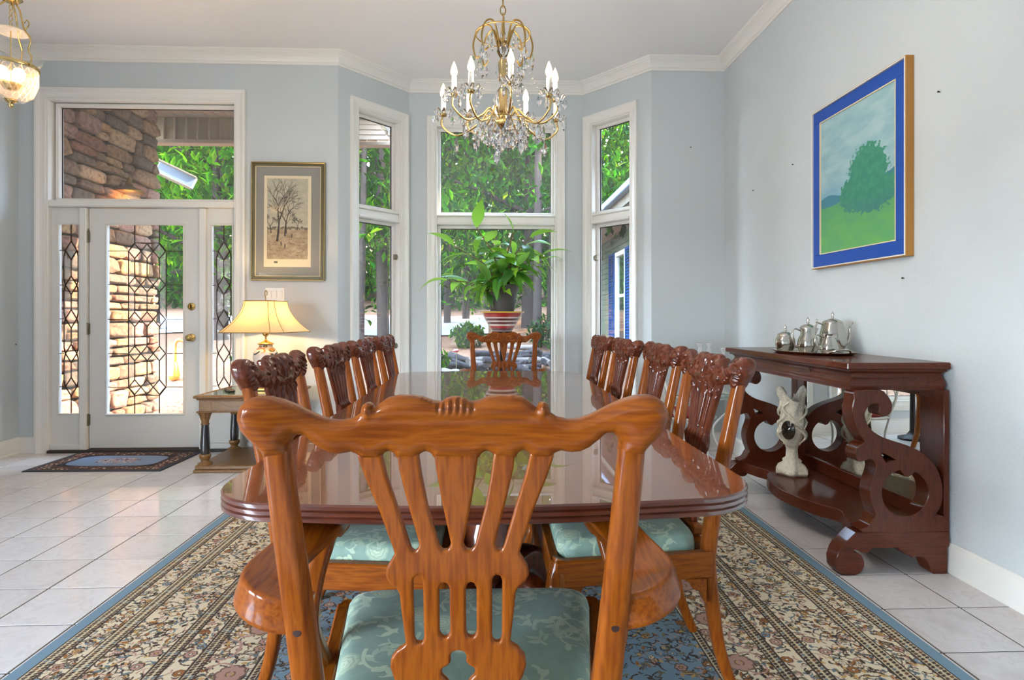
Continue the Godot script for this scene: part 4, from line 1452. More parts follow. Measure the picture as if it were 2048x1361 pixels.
# ---------------------------------------------------------------- sideboard: an Empire pier table with scrolled ends and a mirror back
func sideboard() -> void:
	var t := thing("sideboard", "dark mahogany pier-table sideboard with scrolled ends and mirror back", "sideboard", Vector3(2.026, 0, -3.25))
	# local x runs from the front (-0.46) to the wall (0), z along the wall
	var hz := 0.68
	var b := B.new()
	b.box(Vector3(-0.232, 0.914, 0), Vector3(0.464, 0.03, 2 * hz), 0.004)
	part(t, "top", b, M.sideboard_wood_z)
	# the frieze: an ogee front carried round the near and far ends
	var og := [Vector2(0.02, 0.9), Vector2(0.02, 0.888), Vector2(0.035, 0.884), Vector2(0.045, 0.872), Vector2(0.04, 0.858), Vector2(0.028, 0.84), Vector2(0.024, 0.826), Vector2(0.03, 0.816), Vector2(0.03, 0.806)]
	b = B.new()
	var P := []
	for q in og:
		P.append(PackedVector3Array([Vector3(-q.x * 0.2, q.y, hz - q.x), Vector3(-0.464 + q.x, q.y, hz - q.x)]))
	b.rows(P)
	P = []
	for q in og:
		P.append(PackedVector3Array([Vector3(-0.464 + q.x, q.y, hz - q.x), Vector3(-0.464 + q.x, q.y, -hz + q.x)]))
	b.rows(P)
	P = []
	for q in og:
		P.append(PackedVector3Array([Vector3(-0.464 + q.x, q.y, -hz + q.x), Vector3(-q.x * 0.2, q.y, -hz + q.x)]))
	b.rows(P)
	b.flat([Vector3(-0.434, 0.806, hz - 0.03), Vector3(-0.434, 0.806, -hz + 0.03), Vector3(-0.006, 0.806, -hz + 0.03), Vector3(-0.006, 0.806, hz - 0.03)])
	part(t, "frieze_drawer", b, M.sideboard_wood_z)
	for z in [-0.42, 0.3]:                                 # veneer joints on the drawer front
		b = B.new()
		b.box(Vector3(-0.4255, 0.855, z), Vector3(0.004, 0.08, 0.0025))
		part(t, "veneer_joint", b, M.peg)
	# scrolled end panels
	var ox := 2.026
	var S := [1.604, 0.808, 1.594, 0.771, 1.586, 0.731, 1.587, 0.69, 1.599, 0.65, 1.618, 0.613, 1.64, 0.581, 1.626, 0.572, 1.614, 0.563, 1.602, 0.548, 1.599, 0.53, 1.602, 0.513, 1.611, 0.499, 1.632, 0.497, 1.655, 0.505, 1.672, 0.506, 1.683, 0.495, 1.691, 0.468, 1.683, 0.435, 1.669, 0.394, 1.664, 0.354, 1.668, 0.325, 1.676, 0.295, 1.689, 0.263, 1.68, 0.247, 1.668, 0.225, 1.656, 0.213, 1.63, 0.187, 1.998, 0.187, 1.998, 0.253, 1.963, 0.26, 1.979, 0.285, 1.989, 0.31, 1.994, 0.357, 1.987, 0.411, 1.966, 0.466, 1.932, 0.506, 1.89, 0.54, 1.828, 0.568, 1.773, 0.585, 1.724, 0.602, 1.683, 0.626, 1.656, 0.656, 1.642, 0.697, 1.645, 0.714, 1.652, 0.727, 1.664, 0.74, 1.678, 0.747, 1.694, 0.749, 1.704, 0.745, 1.708, 0.733, 1.705, 0.72, 1.704, 0.71, 1.711, 0.7, 1.721, 0.695, 1.734, 0.694, 1.745, 0.698, 1.755, 0.706, 1.762, 0.716, 1.765, 0.733, 1.764, 0.75, 1.757, 0.768, 1.745, 0.784, 1.733, 0.797, 1.718, 0.808]
	var hole := []
	for k in 28:                                           # the round eye, with the curl that hangs into it
		var a := TAU * k / 28 + PI / 2
		var r := 1.0
		var da := wrapf(a - PI / 2 + 0.12, -PI, PI)
		if absf(da) < 0.34:
			r = 1.0 - 0.36 * cos(da / 0.34 * PI / 2)
		hole.append_array([1.8235 + 0.104 * r * cos(a), 0.358 + 0.103 * r * sin(a)])
	var foot := [1.63, 0.187, 1.601, 0.187, 1.566, 0.154, 1.54, 0.13, 1.525, 0.105, 1.513, 0.068, 1.516, 0.028, 1.528, 0.012, 1.546, 0.003, 1.57, 0.0, 1.596, 0.0, 1.618, 0.007, 1.632, 0.02, 1.641, 0.039, 1.641, 0.058, 1.635, 0.076, 1.624, 0.09, 1.607, 0.1, 1.594, 0.1, 1.588, 0.096, 1.597, 0.112, 1.614, 0.108, 1.628, 0.098, 1.642, 0.096, 1.657, 0.098, 1.669, 0.106, 1.676, 0.117, 1.79, 0.117, 1.81, 0.098, 1.824, 0.087, 1.838, 0.086, 1.855, 0.073, 1.88, 0.077, 1.9, 0.075, 1.914, 0.066, 1.925, 0.051, 1.932, 0.03, 1.941, 0.01, 1.952, 0.0, 2.012, 0.0, 2.013, 0.117, 2.022, 0.12, 2.022, 0.187]
	var V := func(a: Array) -> PackedVector2Array:
		var out := PackedVector2Array()
		for k in range(0, a.size(), 2):
			out.append(Vector2(a[k] - ox, a[k + 1]))
		return out
	for z in [hz - 0.045, -hz + 0.045]:
		b = B.new()
		b.extrude(smooth_poly(V.call(S), 2), [V.call(hole), V.call([1.714, 0.537, 1.75, 0.52, 1.78, 0.504, 1.757, 0.499, 1.738, 0.491, 1.725, 0.512])], -0.04, 0.04, 0.003)
		var e := part(t, "scroll_support", b, M.sideboard_wood_y, Vector3(0, 0, z))
		b = B.new()
		b.extrude(V.call(foot), [], -0.04, 0.04, 0.003)
		part(e, "scroll_foot", b, M.sideboard_wood_x)
		b = B.new()
		b.box(Vector3(-0.013, 0.497, 0), Vector3(0.024, 0.62, 0.07), 0.002)
		part(e, "back_post", b, M.sideboard_wood_y)
		b = B.new()
		b.box(Vector3(-0.012, 0.497, -0.07 * signf(z)), Vector3(0.02, 0.62, 0.1), 0.002)
		part(e, "back_stile", b, M.sideboard_wood_y)
	# serpentine lower shelf
	var sh := []
	for k in 81:
		var z := lerpf(-hz + 0.03, hz - 0.03, k / 80.0)
		var u := absf(z) / hz
		var x := -0.36 - 0.075 * pow(0.5 + 0.5 * cos(PI * clampf(u / 0.5, 0, 1)), 0.55) + 0.04 * exp(-pow((u - 0.56) / 0.1, 2)) - 0.03 * smoothstep(0.7, 0.9, u)
		sh.append(Vector2(x, z))
	sh.append(Vector2(-0.004, hz - 0.03))
	sh.append(Vector2(-0.004, -hz + 0.03))
	b = B.new()
	b.extrude(PackedVector2Array(sh), [], -0.19, -0.128, 0.003, Transform3D(Basis(Vector3.RIGHT, Vector3.BACK, Vector3.DOWN), Vector3.ZERO))
	part(t, "shelf", b, M.sideboard_wood_z)
	b = B.new()
	b.box(Vector3(-0.014, 0.225, 0), Vector3(0.02, 0.07, 2 * hz - 0.2), 0.003)
	b.box(Vector3(-0.014, 0.79, 0), Vector3(0.02, 0.05, 2 * hz - 0.2), 0.003)
	part(t, "mirror_frame", b, M.sideboard_wood_z)
	b = B.new()
	b.box(Vector3(-0.01, 0.5, 0), Vector3(0.004, 0.6, 2 * hz - 0.18))
	part(t, "mirror_plate", b, M.mirror)

# ---------------------------------------------------------------- silver on the sideboard
func tea_service() -> void:
	var y := 0.929
	var tr := thing("serving_tray", "oval silver tray with a wavy rim under the tea service", "tray", Vector3(1.79, y, -3.27))
	var b := B.new()
	var P := []
	for q in [[0.0, 0.004], [0.86, 0.004], [0.92, 0.006], [0.96, 0.013], [1.0, 0.016], [1.01, 0.014], [0.97, 0.009], [0.93, 0.002], [0.85, 0.0], [0.0, 0.0]]:
		var row := PackedVector3Array()
		for k in 48:
			var a := TAU * k / 48
			var w: float = 1.0 + 0.03 * cos(a * 8) * smoothstep(0.9, 1.0, q[0])
			row.append(Vector3(0.185 * q[0] * w * cos(a), q[1], 0.27 * q[0] * w * sin(a)))
		P.append(row)
	b.rows(P, true, false, true)
	part(tr, "dish", b, M.silver)
	for s in [-1.0, 1.0]:
		b = B.new()
		b.tube(bez([Vector3(-0.06, 0.013, s * 0.25), Vector3(-0.03, 0.03, s * 0.285), Vector3(0.03, 0.03, s * 0.285), Vector3(0.06, 0.013, s * 0.25)], 5), 0.005, 8)
		part(tr, "handle", b, M.silver)
	pot("teapot", "tall faceted silver teapot with a swan-neck spout", Vector3(1.885, y + 0.005, -3.24), [Vector2(0, 0), Vector2(0.05, 0), Vector2(0.05, 0.006), Vector2(0.062, 0.03), Vector2(0.07, 0.065), Vector2(0.069, 0.1), Vector2(0.058, 0.14), Vector2(0.05, 0.165)], 0.165, 0.052, true, true)
	pot("coffee_pot", "silver pot with a tall cylindrical neck, between the teapot and the sugar bowl", Vector3(1.725, y + 0.005, -3.2), [Vector2(0, 0), Vector2(0.042, 0), Vector2(0.046, 0.012), Vector2(0.054, 0.04), Vector2(0.05, 0.075), Vector2(0.038, 0.1), Vector2(0.038, 0.135)], 0.135, 0.042, false, true)
	pot("sugar_bowl", "small round lidded silver sugar bowl at the end of the tray", Vector3(1.665, y + 0.005, -3.33), [Vector2(0, 0), Vector2(0.04, 0), Vector2(0.044, 0.01), Vector2(0.054, 0.04), Vector2(0.052, 0.07), Vector2(0.04, 0.092)], 0.092, 0.042, false, false)
	pot("cream_jug", "little silver cream jug in front of the teapot", Vector3(1.775, y + 0.005, -3.085), [Vector2(0, 0), Vector2(0.034, 0), Vector2(0.04, 0.012), Vector2(0.045, 0.035), Vector2(0.036, 0.065), Vector2(0.026, 0.09), Vector2(0.03, 0.105)], -1.0, 0.03, false, true)

func facets(b: B, prof: Array) -> void:                # eight soft flutes
	var P := []
	for q in prof:
		var row := PackedVector3Array()
		for k in 40:
			var a := TAU * k / 40
			var r: float = q.x * (1.0 + 0.025 * cos(a * 8.0))
			row.append(Vector3(r * cos(a), q.y, r * sin(a)))
		P.append(row)
	b.rows(P, true)

func pot(called: String, label: String, at: Vector3, prof: Array, lid: float, lr: float, spout: bool, handle: bool) -> void:
	var t := thing(called, label, called.replace("_", " "), at)
	var b := B.new()
	facets(b, prof)
	part(t, "body", b, M.silver)
	if lid > 0:
		b = B.new()
		b.lathe([Vector2(lr, lid - 0.003), Vector2(lr, lid + 0.003), Vector2(lr * 0.8, lid + 0.012), Vector2(lr * 0.4, lid + 0.02), Vector2(0, lid + 0.023)], 24)
		var l := part(t, "lid", b, M.silver)
		b = B.new()
		b.lathe([Vector2(0.003, lid + 0.02), Vector2(0.008, lid + 0.03), Vector2(0.004, lid + 0.036), Vector2(0.009, lid + 0.045), Vector2(0.003, lid + 0.055), Vector2(0, lid + 0.064)], 10)
		part(l, "finial", b, M.silver)
	var h: float = prof[-1].y
	if spout:
		b = B.new()
		b.tube(bez([Vector3(0.06, 0.045, 0), Vector3(0.085, 0.06, 0), Vector3(0.095, 0.1, 0), Vector3(0.098, 0.145, 0), Vector3(0.112, 0.165, 0)], 6), spread([0.014, 0.011, 0.008, 0.006, 0.007], 25), 10)
		part(t, "spout", b, M.silver)
	elif handle:
		b = B.new()
		b.tube([Vector3(lr * 0.9, h - 0.02, 0), Vector3(lr * 1.35, h - 0.002, 0)], [0.012, 0.004], 8)
		part(t, "spout", b, M.silver)
	if handle:
		b = B.new()
		b.tube(bez([Vector3(-lr * 0.9, h - 0.015, 0), Vector3(-lr - 0.035, h - 0.005, 0), Vector3(-lr - 0.045, h * 0.6, 0), Vector3(-lr - 0.03, h * 0.3, 0), Vector3(-prof[3].x * 0.9, h * 0.28, 0)], 6), 0.0045, 8)
		if spout:
			b.lathe([Vector2(0, 0), Vector2(0.006, 0.004), Vector2(0.003, 0.012), Vector2(0.006, 0.018), Vector2(0, 0.024)], 8, Vector3(-lr - 0.037, h - 0.004, 0))
		part(t, "handle", b, M.silver)

func vase() -> void:
	mat("bisque", Color8(244, 240, 230), 0.4)
	var bi: StandardMaterial3D = M.bisque
	tri_tex(bi, noise_tex(0.03, [[0.0, Color8(196, 186, 162)], [0.4, Color8(246, 243, 234)], [1.0, Color8(255, 252, 240)]], 31, 256, 4), Vector3(7, 7, 7))
	mat("vase_panel", Color8(38, 30, 22), 0.12, 0, 1.0, 0.03)
	var t := thing("porcelain_vase", "ornate cream rococo porcelain vase with a forked rim on the sideboard shelf", "vase", Vector3(1.815, 0.19, -3.55))
	var b := B.new()
	var prof := [Vector2(0.0, 0.0), Vector2(0.088, 0), Vector2(0.09, 0.02), Vector2(0.075, 0.05), Vector2(0.05, 0.07), Vector2(0.052, 0.085), Vector2(0.034, 0.1), Vector2(0.03, 0.15), Vector2(0.036, 0.17), Vector2(0.046, 0.176), Vector2(0.044, 0.19), Vector2(0.058, 0.22), Vector2(0.07, 0.27), Vector2(0.07, 0.32), Vector2(0.062, 0.36), Vector2(0.066, 0.4), Vector2(0.074, 0.44)]
	var P := []
	for q in prof:
		var row := PackedVector3Array()
		for k in 36:
			var a := TAU * k / 36
			var r: float = q.x * (1.0 + (0.1 if q.y < 0.06 else 0.05) * cos(a * 6.0 + q.y * 20.0) + 0.03 * sin(a * 13.0 + q.y * 60.0))
			var fork := 0.09 * pow(absf(cos(a)), 3.0) * smoothstep(0.36, 0.44, q.y)
			row.append(Vector3(r * cos(a), q.y + fork, r * sin(a)))
		P.append(row)
	b.rows(P, true)
	part(t, "body", b, bi)
	for k in 14:                                           # applied leaves and scrolls
		b = B.new()
		var a := TAU * k / 14.0
		var y0 := 0.19 + (k % 3) * 0.07
		var c := []
		for j in 7:
			var aa := a + 0.5 * sin(j * 1.1 + k)
			var yy := y0 + j * 0.026
			c.append(Vector3((0.066 + 0.012 * sin(j * 0.9)) * cos(aa), yy, (0.066 + 0.012 * sin(j * 0.9)) * sin(aa)))
		b.tube(bez(c, 3), spread([0.003, 0.009, 0.006, 0.003], 19), 6)
		part(t, "applied_scroll", b, bi)
	for s in [-1.0, 1.0]:
		b = B.new()
		b.lathe([Vector2(0, -0.05), Vector2(0.02, -0.035), Vector2(0.028, 0), Vector2(0.02, 0.035), Vector2(0, 0.05)], 14, Vector3.ZERO, Basis(Vector3.FORWARD, 0.3 * s))
		part(t, "leaf_tip", b, bi, Vector3(0.062 * s, 0.48, 0))
	b = B.new()
	b.lathe([Vector2(0, -0.008), Vector2(0.036, -0.005), Vector2(0.04, 0), Vector2(0.036, 0.005), Vector2(0, 0.012)], 24)
	part(t, "painted_panel", b, M.vase_panel, Vector3(-0.046, 0.27, 0.048), Basis(Vector3(0.707, 0, 0.707), Vector3(-0.707, 0, 0.707), Vector3(0, -1.45, 0)))

# ---------------------------------------------------------------- pictures
func pictures() -> void:
	mat("frame_blue", Color8(10, 70, 162), 0.5)
	mat("frame_oak", Color8(176, 122, 52), 0.5)
	mat("frame_gold", Color8(150, 134, 92), 0.35, 0.7)
	mat("frame_dark", Color8(92, 84, 58), 0.4, 0.3)
	mat("grey_mat_board", Color8(136, 134, 128), 0.8)
	mat("etching_paper", Color8(222, 208, 176), 0.85)
	var t := thing("painting", "large painting of a lone green tree in a bright blue frame", "painting", Vector3(2.0, 1.905, -3.243), -PI / 2)
	var hw := 0.424
	var hh := 0.482
	var b := B.new()                                       # local z faces the room; x runs towards the near end
	board_frame(b, -hw + 0.006, -hh + 0.006, hw - 0.006, hh - 0.006, 0.006, -0.039, 0.002, true, 0.001)
	part(t, "oak_edge", b, M.frame_oak)
	b = B.new()
	board_frame(b, -hw + 0.010, -hh + 0.010, hw - 0.010, hh - 0.010, 0.006, -0.03, 0.005, true, 0.001)
	part(t, "white_lip", b, M.trim_white)
	b = B.new()
	board_frame(b, -hw + 0.082, -hh + 0.082, hw - 0.082, hh - 0.082, 0.07, -0.03, -0.004, true, 0.002)
	part(t, "blue_liner", b, M.frame_blue)
	b = B.new()
	board_frame(b, -hw + 0.088, -hh + 0.088, hw - 0.088, hh - 0.088, 0.006, -0.03, -0.003, true, 0.001)
	part(t, "inner_lip", b, M.etching_paper)
	part(t, "canvas", picture(hw - 0.086, hh - 0.086), M.tree_painting, Vector3(0, 0, -0.012))
	t = thing("framed_print", "framed etching of bare winter trees on the wall above the lamp", "framed print", Vector3(-1.679, 1.931, ZB + 0.012))
	t.rotation.z = -0.006
	hw = 0.307
	hh = 0.498
	b = B.new()
	board_frame(b, -hw + 0.012, -hh + 0.012, hw - 0.012, hh - 0.012, 0.012, -0.012, 0.016, true, 0.004)
	part(t, "frame", b, M.frame_gold)
	b = B.new()
	board_frame(b, -hw + 0.036, -hh + 0.036, hw - 0.036, hh - 0.036, 0.024, -0.012, 0.011, true, 0.003)
	part(t, "frame_panel", b, M.frame_dark)
	b = B.new()
	board_frame(b, -hw + 0.042, -hh + 0.042, hw - 0.042, hh - 0.042, 0.006, -0.012, 0.013, true, 0.002)
	part(t, "gold_lip", b, M.etching_paper)
	b = B.new()
	b.box(Vector3(0, 0, 0), Vector3(0.53, 0.91, 0.004))
	part(t, "mat_board", b, M.grey_mat_board)
	b = B.new()
	b.box(Vector3(-0.005, 0.0, 0.003), Vector3(0.39, 0.765, 0.004), 0.001)
	part(t, "paper", b, M.etching_paper)
	part(t, "etching", picture(0.169, 0.338), M.etching, Vector3(-0.005, 0.021, 0.0056))
	b = B.new()
	b.box(Vector3(0, 0, 0), Vector3(0.03, 0.016, 0.0006))
	part(t, "stamp", b, M.frame_dark, Vector3(-0.1, -0.343, 0.0052))
	b = B.new()
	b.box(Vector3(0, 0, 0.008), Vector3(0.535, 0.915, 0.0015))
	var pg := pane("picture_glass", Color(1, 1, 1, 0.02))
	pg.metallic_specular = 0.2
	part(t, "glazing", b, pg)

func picture(x: float, y: float) -> B:
	var b := B.new()
	b.flat([Vector3(-x, y, 0), Vector3(x, y, 0), Vector3(x, -y, 0), Vector3(-x, -y, 0)], [Vector2(0, 0), Vector2(1, 0), Vector2(1, 1), Vector2(0, 1)])
	return b

# ---------------------------------------------------------------- side table, lamp and what stands there
func side_table() -> void:
	var t := thing("side_table", "gilded side table with black columns and one drawer, below the framed print", "side table", Vector3(-1.805, 0, -4.765))
	var b := B.new()
	b.box(Vector3(0, 0.548, 0), Vector3(0.66, 0.02, 0.64), 0.006)
	b.box(Vector3(0, 0.532, 0), Vector3(0.63, 0.014, 0.61), 0.006)
	part(t, "top", b, M.gilt_wood)
	mat("green_leather", Color8(96, 122, 104), 0.18, 0, 0.6, 0.05)
	b = B.new()
	b.box(Vector3(0, 0.5585, 0), Vector3(0.56, 0.002, 0.54))
	part(t, "leather_inset", b, M.green_leather)
	b = B.new()
	b.box(Vector3(0, 0.482, 0), Vector3(0.6, 0.086, 0.58), 0.003)
	b.box(Vector3(0, 0.437, 0), Vector3(0.63, 0.01, 0.61), 0.004)
	part(t, "apron", b, M.gilt_wood)
	b = B.new()
	b.box(Vector3(0.02, 0.484, 0.292), Vector3(0.46, 0.066, 0.006), 0.002)
	var d := part(t, "drawer", b, M.gilt_wood)
	b = B.new()
	b.lathe([Vector2(0.022, 0), Vector2(0.021, 0.004), Vector2(0.008, 0.006), Vector2(0.008, 0.012), Vector2(0.014, 0.018), Vector2(0.012, 0.024), Vector2(0, 0.026)], 16, Vector3.ZERO, Basis(Vector3.RIGHT, PI / 2))
	part(d, "knob", b, M.antique_brass, Vector3(0.045, 0.484, 0.295))
	for sx in [-1.0, 1.0]:
		for sz in [-1.0, 1.0]:
			var o := Vector3(sx * 0.27, 0, sz * 0.255)
			b = B.new()
			b.lathe([Vector2(0.03, 0.125), Vector2(0.033, 0.15), Vector2(0.033, 0.2), Vector2(0.026, 0.34)], 20, o)
			var c := part(t, "column", b, M.ebony)
			b = B.new()
			b.lathe([Vector2(0.028, 0.34), Vector2(0.03, 0.343), Vector2(0.03, 0.348), Vector2(0.025, 0.352), Vector2(0.026, 0.37), Vector2(0.03, 0.376), Vector2(0.028, 0.38), Vector2(0.032, 0.405), Vector2(0.042, 0.424), Vector2(0.044, 0.432), Vector2(0.0, 0.432)], 20, o)
			for k in 10:
				var a := TAU * k / 10
				b.tube([o + Vector3(cos(a) * 0.028, 0.38, sin(a) * 0.028), o + Vector3(cos(a) * 0.033, 0.408, sin(a) * 0.033), o + Vector3(cos(a) * 0.046, 0.428, sin(a) * 0.046)], [0.004, 0.006, 0.004], 6)
			part(c, "capital", b, M.gilt_wood)
			b = B.new()
			b.lathe([Vector2(0.05, 0.05), Vector2(0.05, 0.06), Vector2(0.032, 0.068), Vector2(0.026, 0.08), Vector2(0.034, 0.09), Vector2(0.04, 0.105), Vector2(0.042, 0.12), Vector2(0.034, 0.126), Vector2(0.0, 0.126)], 20, o)
			part(c, "base", b, M.gilt_wood)
	b = B.new()
	b.box(Vector3(0, 0.036, 0), Vector3(0.64, 0.03, 0.62), 0.006)
	b.box(Vector3(0, 0.011, 0), Vector3(0.66, 0.022, 0.64), 0.006)
	part(t, "lower_shelf", b, M.gilt_wood)
	# lamp
	var l := thing("table_lamp", "lit porcelain lamp with a square cream bell shade on the side table", "table lamp", Vector3(-1.735, 0.56, -4.78))
	b = B.new()
	b.box(Vector3(0, 0.012, 0), Vector3(0.15, 0.024, 0.15), 0.006)
	part(l, "base", b, M.antique_brass)
	b = B.new()
	b.lathe([Vector2(0.05, 0.024), Vector2(0.055, 0.03), Vector2(0.05, 0.05), Vector2(0.062, 0.11), Vector2(0.085, 0.19), Vector2(0.096, 0.25), Vector2(0.092, 0.29), Vector2(0.07, 0.32), Vector2(0.05, 0.335), Vector2(0.05, 0.355)], 32)
	part(l, "vase", b, M.imari_porcelain)
	b = B.new()
	b.lathe([Vector2(0.05, 0.352), Vector2(0.062, 0.358), Vector2(0.062, 0.362), Vector2(0.03, 0.376), Vector2(0.012, 0.388), Vector2(0.007, 0.392), Vector2(0.007, 0.415), Vector2(0.02, 0.424), Vector2(0.026, 0.438), Vector2(0.02, 0.452), Vector2(0.008, 0.458), Vector2(0.006, 0.53), Vector2(0.0, 0.53)], 20)
	part(l, "neck", b, M.brass)
	var shade := mat("shade_silk", Color8(226, 196, 146), 0.9)
	shade.backlight_enabled = true
	shade.backlight = Color(0.72, 0.6, 0.42)
	b = B.new()
	var P := []
	for k in 11:
		var f := k / 10.0
		var r := lerpf(0.268, 0.128, 1.0 - pow(1.0 - f, 1.9))
		var row := PackedVector3Array()
		var cr := r * 0.26
		for q in [Vector2(r, r - cr), Vector2(r - cr, r), Vector2(-r + cr, r), Vector2(-r, r - cr), Vector2(-r, -r + cr), Vector2(-r + cr, -r), Vector2(r - cr, -r), Vector2(r, -r + cr)]:
			row.append(Vector3(q.x, 0.452 + 0.24 * f, q.y))
		P.append(row)
	for k in 8:
		var S := []
		for row in P:
			S.append(PackedVector3Array([row[k], row[(k + 1) % 8]]))
		b.rows(S)
	var sh := part(l, "shade", b, shade, Vector3.ZERO, Basis(Vector3.UP, -0.2))
	mat("shade_trim", Color8(150, 116, 70), 0.8)
	b = B.new()
	for row in [P[0], P[10]]:
		for k in 8:
			b.tube([row[k], row[(k + 1) % 8]], 0.0035, 6)
	for k in 8:
		var c := []
		for row in P:
			c.append(row[k])
		b.tube(c, 0.0022, 5)
	part(sh, "trim", b, M.shade_trim)
	b = B.new()
	b.tube(bez([Vector3(0, 0.53, 0), Vector3(0, 0.7, 0), Vector3(-0.008, 0.745, 0), Vector3(0, 0.775, 0), Vector3(0.01, 0.76, 0), Vector3(0.006, 0.735, 0)], 5), 0.004, 8)
	part(l, "finial", b, M.antique_brass)
	b = B.new()
	b.lathe([Vector2(0, 0), Vector2(0.018, 0.01), Vector2(0.026, 0.035), Vector2(0.026, 0.05), Vector2(0.015, 0.07), Vector2(0, 0.075)], 14)
	part(l, "bulb", b, glow("lamp_bulb", Color(1.0, 0.8, 0.52), 10.0), Vector3(0, 0.525, 0))
	lamp(l, Vector3(0, 0.56, 0), Color(1.0, 0.84, 0.6), 0.4, 0.03)
	# on the table and its shelf
	b = B.new()
	b.box(Vector3(0, 0.011, 0), Vector3(0.05, 0.02, 0.15), 0.006)
	var rm := thing("remote_control", "small black remote control on top of the side table", "remote control", Vector3(-1.97, 0.559, -4.68), 0.6)
	part(rm, "body", b, M.plastic_black)
	b = B.new()
	for k in 8:
		b.box(Vector3((k % 2 - 0.5) * 0.02, 0.022, -0.05 + (k / 2) * 0.028), Vector3(0.01, 0.003, 0.012), 0.001)
	part(rm, "keypad", b, M.dull_metal)
	mat("scaled_pottery", Color8(176, 166, 140), 0.6)
	mat("bowl_scale_shade", Color8(72, 62, 48), 0.7)  # dark body colour stands in for the shade between the scales
	var bk := thing("scaled_bowl", "round bowl covered with pale overlapping scales under the side table", "bowl", Vector3(-1.66, 0.051, -4.62))
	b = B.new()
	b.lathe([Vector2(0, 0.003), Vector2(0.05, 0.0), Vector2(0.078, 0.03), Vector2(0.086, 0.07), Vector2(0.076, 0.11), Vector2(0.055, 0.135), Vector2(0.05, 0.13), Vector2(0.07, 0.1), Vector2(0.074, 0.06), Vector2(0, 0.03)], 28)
	part(bk, "bowl", b, M.bowl_scale_shade)
	b = B.new()
	b.lathe([Vector2(0, -0.004), Vector2(0.009, -0.002), Vector2(0.011, 0.003), Vector2(0.006, 0.009), Vector2(0, 0.011)], 7)
	var sm := b.mesh()
	for r in 6:
		for k in 18:
			var a := TAU * (k + 0.5 * (r % 2)) / 18
			var y := 0.02 + r * 0.02
			var rad := 0.088 * sqrt(maxf(0.1, 1.0 - pow((y - 0.068) / 0.085, 2)))
			var nn := Vector3(cos(a), (y - 0.068) * 6.0, sin(a)).normalized()
			part(bk, "scale", sm, M.scaled_pottery, Vector3(cos(a) * rad, y, sin(a) * rad), Basis(Quaternion(Vector3.UP, nn)))

# ---------------------------------------------------------------- potted plant on its stand
func leaf_mesh(len: float, wid: float, droop: float, fold := 0.25) -> ArrayMesh:      # a pointed leaf along +z, curving down
	var b := B.new()
	var P := []
	for k in 8:
		var f := k / 7.0
		var w := wid * sin(PI * pow(clampf(f, 0.02, 0.99), 0.8)) * 0.5
		var a := droop * f
		var z := len * (sin(a) / maxf(0.05, droop) if droop > 0.05 else f)
		var y := -len * (1.0 - cos(a)) / maxf(0.05, droop)
		P.append(PackedVector3Array([Vector3(-w, y + fold * w, z), Vector3(0, y, z), Vector3(w, y + fold * w, z)]))
	b.rows(P)
	return b.mesh()

